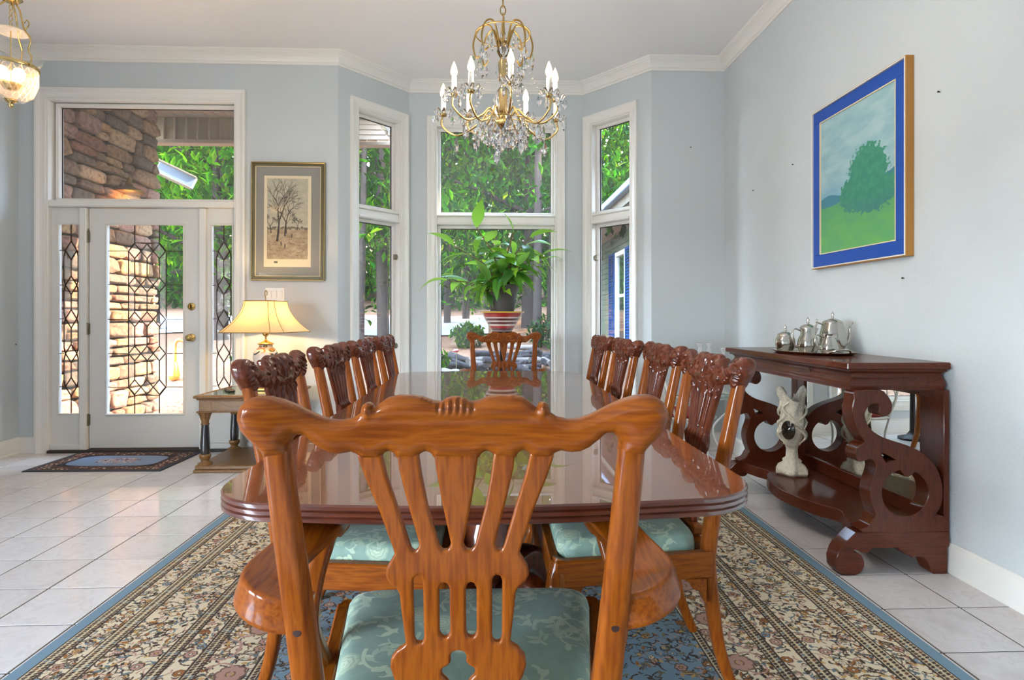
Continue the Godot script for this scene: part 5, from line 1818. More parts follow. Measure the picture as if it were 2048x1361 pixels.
func plant() -> void:
	rng.seed = 21
	var at := Vector3(0.122, 0, -5.42)
	mat("stand_iron", Color8(40, 34, 30), 0.5, 0.4)
	var s := thing("plant_stand", "slim dark pedestal stand under the striped planter, behind the far armchair", "plant stand", at)
	var b := B.new()
	b.lathe([Vector2(0.0, 0.0), Vector2(0.12, 0.0), Vector2(0.12, 0.02), Vector2(0.05, 0.04), Vector2(0.025, 0.08), Vector2(0.02, 0.5), Vector2(0.03, 0.54), Vector2(0.02, 0.58), Vector2(0.022, 0.95), Vector2(0.06, 0.98), Vector2(0.09, 0.985), Vector2(0.09, 1.0), Vector2(0, 1.0)], 24)
	part(s, "pedestal", b, M.stand_iron)
	var t := thing("striped_planter", "red and white striped ceramic planter bowl with a yellow rim", "planter", at + Vector3(0, 1.0, 0))
	mat("stripe_red", Color8(168, 36, 30), 0.2, 0, 1.0, 0.05)
	mat("stripe_maroon", Color8(96, 34, 34), 0.2, 0, 1.0, 0.05)
	mat("stripe_cream", Color8(222, 206, 194), 0.2, 0, 1.0, 0.05)
	mat("stripe_gold", Color8(214, 170, 70), 0.2, 0, 1.0, 0.05)
	var hs := [0.0, 0.028, 0.05, 0.066, 0.084, 0.098, 0.116, 0.128, 0.15, 0.164, 0.178]
	var cs := ["stripe_maroon", "stripe_red", "stripe_cream", "stripe_maroon", "stripe_cream", "stripe_maroon", "stripe_cream", "stripe_red", "stripe_red", "stripe_gold"]
	var R := func(y: float) -> float: return 0.085 + 0.105 * pow(y / 0.178, 0.9)
	for k in 10:
		b = B.new()
		var rim := 0.012 if k == 9 else 0.0
		b.lathe([Vector2(R.call(hs[k]) + rim, hs[k]), Vector2(R.call((hs[k] + hs[k + 1]) / 2) + rim + 0.003, (hs[k] + hs[k + 1]) / 2), Vector2(R.call(hs[k + 1]) + rim, hs[k + 1]), Vector2(R.call(hs[k + 1]) - 0.012, hs[k + 1])] if k == 9 else [Vector2(R.call(hs[k]), hs[k]), Vector2(R.call((hs[k] + hs[k + 1]) / 2) + 0.002, (hs[k] + hs[k + 1]) / 2), Vector2(R.call(hs[k + 1]), hs[k + 1])], 32)
		part(t, "glazed_band", b, M[cs[k]])
	b = B.new()
	b.lathe([Vector2(0, 0.002), Vector2(0.085, 0.0), Vector2(0.09, 0.004), Vector2(0.178, 0.172), Vector2(0.165, 0.17), Vector2(0.08, 0.02), Vector2(0, 0.02)], 32)
	part(t, "lining", b, M.stripe_cream)
	t = thing("nursery_pot", "dark grey plastic pot holding the leafy plant, set in the striped planter", "flower pot", at + Vector3(0.0, 1.021, 0))
	mat("pot_grey", Color8(74, 70, 70), 0.45)
	mat("soil", Color8(60, 44, 34), 0.95)
	b = B.new()
	b.lathe([Vector2(0, 0), Vector2(0.078, 0), Vector2(0.08, 0.004), Vector2(0.135, 0.33), Vector2(0.148, 0.335), Vector2(0.153, 0.395), Vector2(0.146, 0.397), Vector2(0.14, 0.35), Vector2(0.135, 0.34)], 32)
	part(t, "pot", b, M.pot_grey)
	b = B.new()
	b.lathe([Vector2(0.142, 0.36), Vector2(0.08, 0.37), Vector2(0, 0.375)], 24)
	part(t, "soil", b, M.soil)
	var p := thing("leafy_plant", "large leafy houseplant with long drooping green leaves in the middle window", "houseplant", at + Vector3(0, 1.39, 0))
	p.scale = Vector3(1.14, 1.08, 1.0)
	var greens := [Color8(46, 108, 40), Color8(62, 134, 44), Color8(96, 164, 40), Color8(38, 88, 44), Color8(140, 190, 48)]
	for k in 5:
		var m := mat("plant_leaf_%d" % k, greens[k], 0.35)
		m.backlight_enabled = true
		m.backlight = Color(0.6, 0.75, 0.25)
	mat("plant_stem", Color8(110, 92, 60), 0.7)
	var shapes := [leaf_mesh(0.25, 0.085, 0.9), leaf_mesh(0.31, 0.075, 1.5), leaf_mesh(0.23, 0.095, 0.4), leaf_mesh(0.2, 0.07, 1.2)]
	for k in 15:
		var a := TAU * k / 15.0 + rng.randf_range(-0.25, 0.25)
		var out := rng.randf_range(0.12, 0.52)
		var zq := 0.55 if sin(a) < 0 else 1.0               # keep clear of the window glass
		var tip := Vector3(cos(a) * out, rng.randf_range(0.12, 0.5) - out * 0.3, sin(a) * out * zq * 0.75)
		if k == 3: tip = Vector3(-0.2, 0.5, 0.02)
		if k == 8: tip = Vector3(0.09, 0.46, 0.02)
		var path := bez([Vector3(cos(a) * 0.03, -0.02, sin(a) * 0.03), Vector3(tip.x * 0.35, tip.y * 0.55, tip.z * 0.35), tip], 5)
		b = B.new()
		b.tube(path, spread([0.008, 0.006, 0.004], path.size()), 6)
		var st := part(p, "stem", b, M.plant_stem)
		for j in 7:
			var q: Vector3 = path[3 + j] if j < 6 else path[-1]
			var la := a + (j % 3 - 1) * 1.1 + rng.randf_range(-0.6, 0.6)
			if j == 6:
				la = a
			var pitch := rng.randf_range(-0.5, 0.35) if j < 6 else rng.randf_range(-1.1, -0.3)
			if k == 3 or k == 8:
				pitch = -1.3 if j == 6 else pitch
			if sin(la) < 0 and q.z < -0.02:
				la = -la
			var o := part(st, "leaf", shapes[rng.randi() % 4], M["plant_leaf_%d" % [0, 0, 1, 1, 2, 3, 3, 4][rng.randi() % 8]], q, Basis(Vector3.UP, PI / 2 - la) * Basis(Vector3.RIGHT, pitch) * Basis(Vector3.BACK, rng.randf_range(-0.5, 0.5)))
			o.scale = Vector3.ONE * rng.randf_range(0.75, 1.15)

# ---------------------------------------------------------------- chandelier
func drop_mesh(l: float, w: float) -> ArrayMesh:       # a cut almond drop hanging from its top
	var b := B.new()
	var ring := func(y: float, r: float) -> PackedVector3Array:
		var row := PackedVector3Array()
		for k in 6:
			row.append(Vector3(cos(TAU * k / 6) * r, y, sin(TAU * k / 6) * r * 0.55))
		return row
	var P := [ring.call(-l, 0.0004), ring.call(-l * 0.72, w * 0.8), ring.call(-l * 0.5, w), ring.call(-l * 0.2, w * 0.5), ring.call(0.0, 0.0004)]
	for a in 4:
		for k in 6:
			b.flat([P[a][k], P[a][(k + 1) % 6], P[a + 1][(k + 1) % 6], P[a + 1][k]])
	return b.mesh()

func chain(b: B, p: Vector3, q: Vector3, link: float, r: float) -> void:
	var n := maxi(1, int(p.distance_to(q) / (link * 0.78)))
	var d := (q - p).normalized()
	var u := d.cross(Vector3.RIGHT if absf(d.x) < 0.8 else Vector3.UP).normalized()
	for k in n:
		var c := p.lerp(q, (k + 0.5) / n)
		var s := u if k % 2 == 0 else d.cross(u)
		var path := []
		for j in 11:
			var a := TAU * j / 10
			path.append(c + d * cos(a) * link * 0.5 + s * sin(a) * link * 0.28)
		b.tube(path, r, 5, false)

func chandelier() -> void:
	rng.seed = 5
	var c := Vector3(0.062, 0, -2.6)
	var t := thing("chandelier", "brass candle chandelier hung with clear crystal drops above the table", "chandelier", c + Vector3(0, 1.95, 0))
	var gm: StandardMaterial3D = M.antique_brass
	var y0 := -1.95                                       # heights below are above the floor
	var b := B.new()
	chain(b, Vector3(0, 2.4 + y0, 0), Vector3(0, H - 0.03 + y0, 0), 0.042, 0.0028)
	part(t, "chain", b, gm)
	b = B.new()
	b.lathe([Vector2(0.06, H - 0.001 + y0), Vector2(0.058, H - 0.012 + y0), Vector2(0.02, H - 0.03 + y0), Vector2(0.0, H - 0.035 + y0)], 24)
	part(t, "ceiling_canopy", b, gm)
	b = B.new()
	b.lathe([Vector2(0, 1.915 + y0), Vector2(0.008, 1.925 + y0), Vector2(0.006, 1.935 + y0), Vector2(0.03, 1.95 + y0), Vector2(0.04, 1.965 + y0), Vector2(0.02, 1.98 + y0), Vector2(0.012, 2.0 + y0), Vector2(0.012, 2.3 + y0), Vector2(0.03, 2.315 + y0), Vector2(0.012, 2.33 + y0), Vector2(0.006, 2.4 + y0), Vector2(0, 2.4 + y0)], 20)
	part(t, "stem", b, M.brass)
	for q in [[2.0, 2.12, 0.045], [2.14, 2.24, 0.032], [2.245, 2.31, 0.028]]:
		b = B.new()
		var h: float = q[1] - q[0]
		b.lathe([Vector2(0.012, q[0] + y0), Vector2(q[2] * 0.6, q[0] + h * 0.08 + y0), Vector2(q[2], q[0] + h * 0.4 + y0), Vector2(q[2] * 0.75, q[0] + h * 0.8 + y0), Vector2(0.013, q[1] + y0)], 12)
		part(t, "crystal_baluster", b, M.crystal)
	var bulb_m := glow("candle_bulb", Color(1.0, 0.84, 0.62), 5.0)
	var bb := B.new()
	bb.lathe([Vector2(0.006, 0), Vector2(0.0135, 0.014), Vector2(0.0145, 0.024), Vector2(0.009, 0.045), Vector2(0.003, 0.06), Vector2(0, 0.066)], 10)
	var bulb := bb.mesh()
	bb = B.new()
	bb.lathe([Vector2(0.0, 0), Vector2(0.0105, 0), Vector2(0.0105, 0.062), Vector2(0.0, 0.062)], 12)
	var sleeve := bb.mesh()
	bb = B.new()
	for k in 9:                                            # a scalloped glass drip pan
		var a := TAU * k / 9
		bb.tube([Vector3(0.008 * cos(a), 0, 0.008 * sin(a)), Vector3(0.028 * cos(a), -0.002, 0.028 * sin(a)), Vector3(0.042 * cos(a), 0.008, 0.042 * sin(a))], [0.004, 0.009, 0.005], 6)
	var pan := bb.mesh()
	var d1 := drop_mesh(0.048, 0.0115)
	var d2 := drop_mesh(0.075, 0.018)
	var d3 := drop_mesh(0.03, 0.008)
	bb = B.new()
	bb.lathe([Vector2(0, -0.006), Vector2(0.0055, -0.003), Vector2(0.0055, 0.003), Vector2(0, 0.006)], 6)
	var bead := bb.mesh()
	for k in 10:
		var a := TAU * k / 10 + 0.2
		var d := Vector3(cos(a), 0, sin(a))
		var low := k % 2 == 1
		var ry := -0.035 if low else 0.0
		var rr := 0.265 if low else 0.225
		b = B.new()
		b.tube(bez([d * 0.02 + Vector3(0, 1.965 + y0, 0), d * 0.06 + Vector3(0, 2.02 + y0, 0), d * 0.1 + Vector3(0, 1.985 + y0 + ry * 0.4, 0), d * rr * 0.75 + Vector3(0, 1.955 + y0 + ry, 0), d * (rr + 0.005) + Vector3(0, 2.0 + y0 + ry, 0), d * rr + Vector3(0, 2.05 + y0 + ry, 0)], 6), 0.0045, 7)
		var arm := part(t, "arm", b, M.brass)
		var top := d * rr + Vector3(0, 2.052 + y0 + ry, 0)
		b = B.new()
		b.lathe([Vector2(0.0, -0.012), Vector2(0.01, -0.01), Vector2(0.016, 0.0), Vector2(0.012, 0.008), Vector2(0.0, 0.008)], 12)
		part(arm, "cup", b, M.brass, top)
		part(arm, "drip_pan", pan, M.crystal, top + Vector3(0, 0.006, 0))
		part(arm, "candle_sleeve", sleeve, M.candle_sleeve, top + Vector3(0, 0.008, 0))
		part(arm, "bulb", bulb, bulb_m, top + Vector3(0, 0.07, 0))
		lamp(t, top + Vector3(0, 0.095, 0), Color(1.0, 0.96, 0.9), 0.17, 0.012)
		for j in 5:
			var aa := a + TAU * j / 5
			part(arm, "crystal_drop", d1 if j % 2 == 0 else d3, M.crystal, top + Vector3(cos(aa) * 0.041, 0.002, sin(aa) * 0.041), Basis(Vector3.UP, -aa))
		for j in 2:
			part(arm, "crystal_drop", d2, M.crystal, d * (rr * (0.42 + 0.36 * j)) + Vector3(0, 1.945 + y0 + ry * (0.5 + 0.4 * j), 0), Basis(Vector3.UP, -a + PI / 2))
		# a swag of beads from the crown to this arm
		var p0 := d * 0.09 + Vector3(0, 2.3 + y0, 0)
		var p1 := top + Vector3(0, 0.0, 0)
		if k % 2 == 0:
			for j in 13:
				var f := (j + 0.5) / 13.0
				part(arm, "bead", bead, M.crystal, p0.lerp(p1, f) - Vector3(0, 0.05 * sin(PI * f), 0) - d * 0.02 * sin(PI * f))
	# crown of scrolls
	for k in 8:
		var a := TAU * k / 8
		var d := Vector3(cos(a), 0, sin(a))
		b = B.new()
		b.tube(bez([d * 0.012 + Vector3(0, 2.25 + y0, 0), d * 0.035 + Vector3(0, 2.34 + y0, 0), d * 0.06 + Vector3(0, 2.385 + y0, 0), d * 0.105 + Vector3(0, 2.365 + y0, 0), d * 0.128 + Vector3(0, 2.3 + y0, 0), d * 0.115 + Vector3(0, 2.245 + y0, 0), d * 0.09 + Vector3(0, 2.262 + y0, 0)], 5), 0.004, 6)
		var sc := part(t, "crown_scroll", b, gm)
		part(sc, "crystal_drop", d2, M.crystal, d * 0.127 + Vector3(0, 2.265 + y0, 0), Basis(Vector3.UP, -a + PI / 2))
		part(sc, "crystal_drop", d1, M.crystal, d * 0.065 + Vector3(0, 2.34 + y0, 0), Basis(Vector3.UP, -a + PI / 2))
		part(sc, "crystal_drop", d1, M.crystal, d * 0.1 + Vector3(0, 2.24 + y0, 0), Basis(Vector3.UP, -a))
	b = B.new()
	var ringp := []
	for k in 25:
		ringp.append(Vector3(cos(TAU * k / 24) * 0.118, 2.345 + y0, sin(TAU * k / 24) * 0.118))
	b.tube(ringp, 0.003, 6, false)
	part(t, "crown_ring", b, gm)
	for q in [[14, 0.11, 1.945, 0], [9, 0.06, 1.935, 1], [6, 0.03, 1.92, 1], [16, 0.16, 1.955, 0]]:           # the tiers of drops below
		for k in q[0]:
			var a: float = TAU * k / q[0] + q[1] * 9.0
			part(t, "crystal_drop", d2 if q[3] == 1 else d1, M.crystal, Vector3(cos(a) * q[1], q[2] + y0, sin(a) * q[1]), Basis(Vector3.UP, -a + PI / 2))
	for r in [0.06, 0.11, 0.16]:
		b = B.new()
		ringp = []
		for k in 25:
			ringp.append(Vector3(cos(TAU * k / 24) * r, 1.948 + y0, sin(TAU * k / 24) * r))
		b.tube(ringp, 0.0018, 5, false)
		part(t, "drop_ring", b, gm)

# ---------------------------------------------------------------- hall lantern
func hall_lantern() -> void:
	var t := thing("hall_lantern", "glowing bell-jar hall lantern of cut glass on brass chains at the frame edge", "pendant lantern", Vector3(-2.452, 2.2, -3.2))
	var b := B.new()
	b.lathe([Vector2(0.0, 0.045), Vector2(0.03, 0.04), Vector2(0.06, 0.045), Vector2(0.095, 0.075), Vector2(0.112, 0.13), Vector2(0.114, 0.19), Vector2(0.112, 0.22), Vector2(0.132, 0.262), Vector2(0.136, 0.27)], 40)
	part(t, "bell_jar", b, M.blown_glass)
	b = B.new()
	for k in 22:                                           # cut decoration: slanted flutes over the jar
		var a := TAU * k / 22
		for s in [-1.0, 1.0]:
			var path := []
			for j in 7:
				var f := j / 6.0
				var y := lerpf(0.07, 0.2, f)
				var r := 0.1135 if y > 0.13 else lerpf(0.09, 0.1125, (y - 0.07) / 0.06)
				path.append(Vector3(cos(a + s * f * 0.55) * r, y, sin(a + s * f * 0.55) * r))
			b.tube(path, 0.0022, 5)
	part(t, "cut_pattern", b, M.blown_glass)
	b = B.new()
	b.lathe([Vector2(0.116, 0.205), Vector2(0.12, 0.208), Vector2(0.12, 0.222), Vector2(0.116, 0.225)], 40)
	part(t, "brass_band", b, M.brass)
	b = B.new()
	b.lathe([Vector2(0, 0.0), Vector2(0.006, 0.006), Vector2(0.014, 0.016), Vector2(0.008, 0.026), Vector2(0.022, 0.036), Vector2(0.03, 0.046), Vector2(0.0, 0.05)], 16)
	part(t, "finial", b, M.brass)
	b = B.new()
	b.lathe([Vector2(0.0, 0.412), Vector2(0.04, 0.408), Vector2(0.075, 0.392), Vector2(0.08, 0.394), Vector2(0.05, 0.41), Vector2(0.0, 0.418)], 28)
	part(t, "smoke_bell", b, M.blown_glass)
	for k in 3:
		var a := TAU * k / 3 + 0.25
		var d := Vector3(cos(a), 0, sin(a))
		b = B.new()
		b.tube(bez([d * 0.125 + Vector3(0, 0.21, 0), d * 0.13 + Vector3(0, 0.255, 0), d * 0.112 + Vector3(0, 0.29, 0), d * 0.125 + Vector3(0, 0.345, 0), d * 0.085 + Vector3(0, 0.4, 0), d * 0.07 + Vector3(0, 0.45, 0), d * 0.055 + Vector3(0, 0.5, 0), d * 0.02 + Vector3(0, 0.55, 0)], 5), 0.0045, 6)
		b.tube(bez([d * 0.09 + Vector3(0, 0.395, 0), d * 0.115 + Vector3(0, 0.42, 0), d * 0.1 + Vector3(0, 0.445, 0), d * 0.085 + Vector3(0, 0.43, 0)], 4), 0.003, 6)
		part(t, "scroll_hanger", b, M.brass)
	b = B.new()
	chain(b, Vector3(0, 0.42, 0), Vector3(0, 0.56, 0), 0.03, 0.0022)
	chain(b, Vector3(0, 0.58, 0), Vector3(0, H - 2.2 - 0.02, 0), 0.04, 0.003)
	part(t, "chain", b, M.brass)
	b = B.new()
	b.lathe([Vector2(0, 0.545), Vector2(0.03, 0.548), Vector2(0.05, 0.565), Vector2(0.035, 0.585), Vector2(0.0, 0.595)], 20)
	part(t, "crown", b, M.brass)
	b = B.new()
	b.lathe([Vector2(0.06, H - 2.2), Vector2(0.055, H - 2.215), Vector2(0, H - 2.225)], 24)
	part(t, "ceiling_canopy", b, M.brass)
	b = B.new()
	b.lathe([Vector2(0, 0.0), Vector2(0.02, 0.005), Vector2(0.03, 0.035), Vector2(0.02, 0.062), Vector2(0, 0.07)], 14)
	var bm := glow("lantern_bulb", Color(1.0, 0.78, 0.5), 9.0)
	for k in 3:
		var a := TAU * k / 3
		part(t, "bulb", b.mesh() if k == 0 else t.get_node("bulb").mesh, bm, Vector3(cos(a) * 0.04, 0.14, sin(a) * 0.04))
	b = B.new()
	b.tube([Vector3(0, 0.1, 0), Vector3(0, 0.4, 0)], 0.003, 6)
	b.lathe([Vector2(0, 0.095), Vector2(0.03, 0.1), Vector2(0.05, 0.125), Vector2(0.045, 0.13), Vector2(0.0, 0.11)], 16)
	part(t, "lamp_cluster", b, M.brass)
	lamp(t, Vector3(0.04, 0.175, 0), Color(1.0, 0.86, 0.66), 0.4, 0.03)

# ---------------------------------------------------------------- white iron table, glass candlesticks and wire chair in the corner
func corner_set() -> void:
	var t := thing("garden_table", "small white scrolled iron table with a glass top in the room corner", "side table", Vector3(1.72, 0, -4.83))
	pane("green_table_glass", Color(0.55, 0.72, 0.66, 0.35), 0.05)
	var b := B.new()
	b.lathe([Vector2(0.0, 0.5), Vector2(0.245, 0.5), Vector2(0.245, 0.5), Vector2(0.249, 0.506), Vector2(0.245, 0.512), Vector2(0.245, 0.512), Vector2(0.0, 0.512)], 40)
	part(t, "glass_top", b, M.green_table_glass)
	b = B.new()
	var ringp := []
	for k in 33:
		ringp.append(Vector3(cos(TAU * k / 32) * 0.23, 0.492, sin(TAU * k / 32) * 0.23))
	b.tube(ringp, 0.008, 8, false)
	part(t, "top_ring", b, M.white_iron)
	for k in 4:
		var a := TAU * k / 4 + 0.6
		var d := Vector3(cos(a), 0, sin(a))
		b = B.new()
		b.tube(bez([d * 0.23 + Vector3(0, 0.49, 0), d * 0.22 + Vector3(0, 0.4, 0), d * 0.1 + Vector3(0, 0.25, 0), d * 0.14 + Vector3(0, 0.1, 0), d * 0.25 + Vector3(0, 0.0, 0)], 6), 0.008, 8)
		b.tube(bez([d * 0.2 + Vector3(0, 0.38, 0), d * 0.26 + Vector3(0, 0.36, 0), d * 0.27 + Vector3(0, 0.42, 0), d * 0.23 + Vector3(0, 0.43, 0), d * 0.225 + Vector3(0, 0.4, 0)], 5), 0.006, 6)
		part(t, "leg", b, M.white_iron)
	for q in [["clear glass candlestick nearest the bay on the white iron table", Vector3(1.7, 0.512, -4.8)], ["middle clear glass candlestick on the white iron table", Vector3(1.795, 0.512, -4.85)], ["short clear glass candlestick nearest the sideboard end", Vector3(1.88, 0.512, -4.78)]]:
		var c := thing("glass_candlestick", q[0], "candlestick", q[1], 0.0, "glass candlesticks in the corner")
		var s := 1.0 if q[1].x < 1.85 else 0.9
		b = B.new()
		b.lathe([Vector2(0, 0), Vector2(0.055, 0), Vector2(0.05, 0.012), Vector2(0.018, 0.03), Vector2(0.014, 0.1), Vector2(0.026, 0.13), Vector2(0.014, 0.16), Vector2(0.018, 0.2), Vector2(0.03, 0.26), Vector2(0.026, 0.32), Vector2(0.013, 0.36), Vector2(0.013, 0.372), Vector2(0.026, 0.4), Vector2(0.028, 0.41), Vector2(0.012, 0.38), Vector2(0, 0.375)], 16)
		part(c, "stem", b, M.glassware)
		c.scale = Vector3(1, s, 1)
	t = thing("wire_chair", "white wire garden chair with a red seat cushion beside the far end of the sideboard", "chair", Vector3(1.4, 0.009, -4.2), 1.4)
	b = B.new()
	b.lathe([Vector2(0, 0.43), Vector2(0.16, 0.43), Vector2(0.185, 0.44), Vector2(0.185, 0.455), Vector2(0.15, 0.47), Vector2(0, 0.475)], 28)
	part(t, "cushion", b, M.red_cushion)
	b = B.new()
	ringp = []
	for k in 33:
		ringp.append(Vector3(cos(TAU * k / 32) * 0.19, 0.425, sin(TAU * k / 32) * 0.19))
	b.tube(ringp, 0.007, 7, false)
	part(t, "seat_ring", b, M.white_iron)
	for k in 4:
		var a := TAU * k / 4 + PI / 4
		b = B.new()
		b.tube(bez([Vector3(cos(a) * 0.19, 0.425, sin(a) * 0.19), Vector3(cos(a) * 0.16, 0.25, sin(a) * 0.16), Vector3(cos(a) * 0.21, 0.0, sin(a) * 0.21)], 6), 0.007, 7)
		part(t, "leg", b, M.white_iron)
	b = B.new()
	b.tube(bez([Vector3(-0.16, 0.425, -0.1), Vector3(-0.17, 0.62, -0.16), Vector3(0, 0.72, -0.18), Vector3(0.17, 0.62, -0.16), Vector3(0.16, 0.425, -0.1)], 8), 0.008, 7)
	part(t, "back_hoop", b, M.white_iron)
	for k in 5:
		b = B.new()
		var x := (k - 2) * 0.05
		b.tube(bez([Vector3(x * 0.5, 0.425, -0.17), Vector3(x * 1.4, 0.55, -0.175), Vector3(x * 1.1, 0.7 - absf(x) * 0.5, -0.175)], 6), 0.004, 6)
		part(t, "back_wire", b, M.white_iron)

# ---------------------------------------------------------------- outside
func land(x: float, z: float) -> float:
	var d := -z
	var y := -0.16 + 0.2 * clampf(d - 6.4, 0, 3.8) + 0.075 * maxf(0, d - 10.2) + 0.3 * maxf(0, d - 25.0)
	return y + 0.05 * sin(x * 0.9) * clampf((d - 7.0) * 0.4, 0, 1)

func terrain(x0: float, x1: float, z0: float, z1: float, step: float, lift: float) -> B:
	var b := B.new()
	var P := []
	var nz := int((z0 - z1) / step)
	var nx := int((x1 - x0) / step)
	for j in nz + 1:
		var row := PackedVector3Array()
		for i in nx + 1:
			var p := Vector2(x0 + i * step, z0 - j * step)
			row.append(Vector3(p.x, land(p.x, p.y) + lift, p.y))
		P.append(row)
	b.rows(P)
	return b

func outside_materials() -> void:
	tri_tex(mat("mulch", Color.WHITE, 0.95), noise_tex(0.06, [[0.0, Color8(66, 46, 36)], [0.4, Color8(104, 76, 58)], [0.6, Color8(126, 96, 76)], [0.8, Color8(88, 66, 50)], [1.0, Color8(80, 94, 50)]], 51, 512, 5), Vector3(0.5, 0.5, 0.5), true)
	mat("concrete", Color8(146, 142, 140), 0.9)
	tri_tex(mat("bark", Color.WHITE, 0.95), noise_tex(0.03, [[0.0, Color8(24, 20, 18)], [0.5, Color8(56, 47, 43)], [1.0, Color8(38, 32, 30)]], 52, 256, 5), Vector3(6, 1.2, 6))
	var l := mat("tree_leaf", Color.WHITE, 0.55)
	l.vertex_color_use_as_albedo = true
	l.backlight_enabled = true
	l.backlight = Color(0.75, 0.95, 0.35)
	mat("porch_board", Color8(160, 142, 124), 0.7)
	mat("porch_panel", Color8(150, 134, 112), 0.7)
	mat("mortar", Color8(58, 48, 40), 0.95)
	var tones := [Color8(150, 116, 84), Color8(126, 100, 78), Color8(168, 132, 92), Color8(140, 96, 76), Color8(112, 96, 82), Color8(182, 150, 118), Color8(156, 122, 108)]
	for k in 7:
		tri_tex(mat("stone_%d" % k, tones[k], 0.9), noise_tex(0.02, [[0.0, Color8(150, 140, 134)], [0.5, Color8(236, 228, 220)], [1.0, Color8(255, 250, 240)]], 60 + k % 3, 256, 5), Vector3(3, 3, 3), true)
	mat("siding", Color8(88, 96, 82), 0.6)
	mat("shutter_blue", Color8(12, 56, 104), 0.5)
	mat("fascia", Color8(112, 104, 92), 0.6)
	mat("gutter_white", Color8(124, 136, 152), 0.4)
	tri_tex(mat("shingle", Color.WHITE, 0.95), noise_tex(0.05, [[0.0, Color8(86, 82, 80)], [0.5, Color8(138, 130, 124)], [1.0, Color8(112, 106, 102)]], 71, 256, 4), Vector3(2, 2, 2), true)
	mat("copper", Color8(206, 140, 62), 0.35, 0.8)
	for k in ["mulch", "concrete", "bark", "siding", "shutter_blue", "fascia", "gutter_white", "shingle", "porch_board", "porch_panel", "mortar"]:
		M[k].metallic_specular = 0.12
	l.metallic_specular = 0.2

func stone_mesh(w: float, h: float, d: float, sd: int) -> ArrayMesh:      # a split stone: a box with knocked corners
	var r := RandomNumberGenerator.new()
	r.seed = sd
	var b := B.new()
	var P := []
	for q in [[1.0, 0.0], [1.0, 0.55], [0.93, 0.9], [0.6, 1.0]]:
		var row := PackedVector3Array()
		for c in B.rrect(w, h, minf(w, h) * 0.22, 2):
			var j := 1.0 + 0.05 * sin(c.x * 31.0 / w + sd) + 0.04 * cos(c.y * 17.0 / h + sd * 2.0)
			row.append(Vector3(c.x * q[0] * j, c.y * q[0] * j, d * (q[1] + 0.16 * sin(c.x * 9.0 / w + c.y * 5.0 / h + sd) * q[1])))
		P.append(row)
	b.rows(P, true)
	b.fan(P[-1])
	return b.mesh()

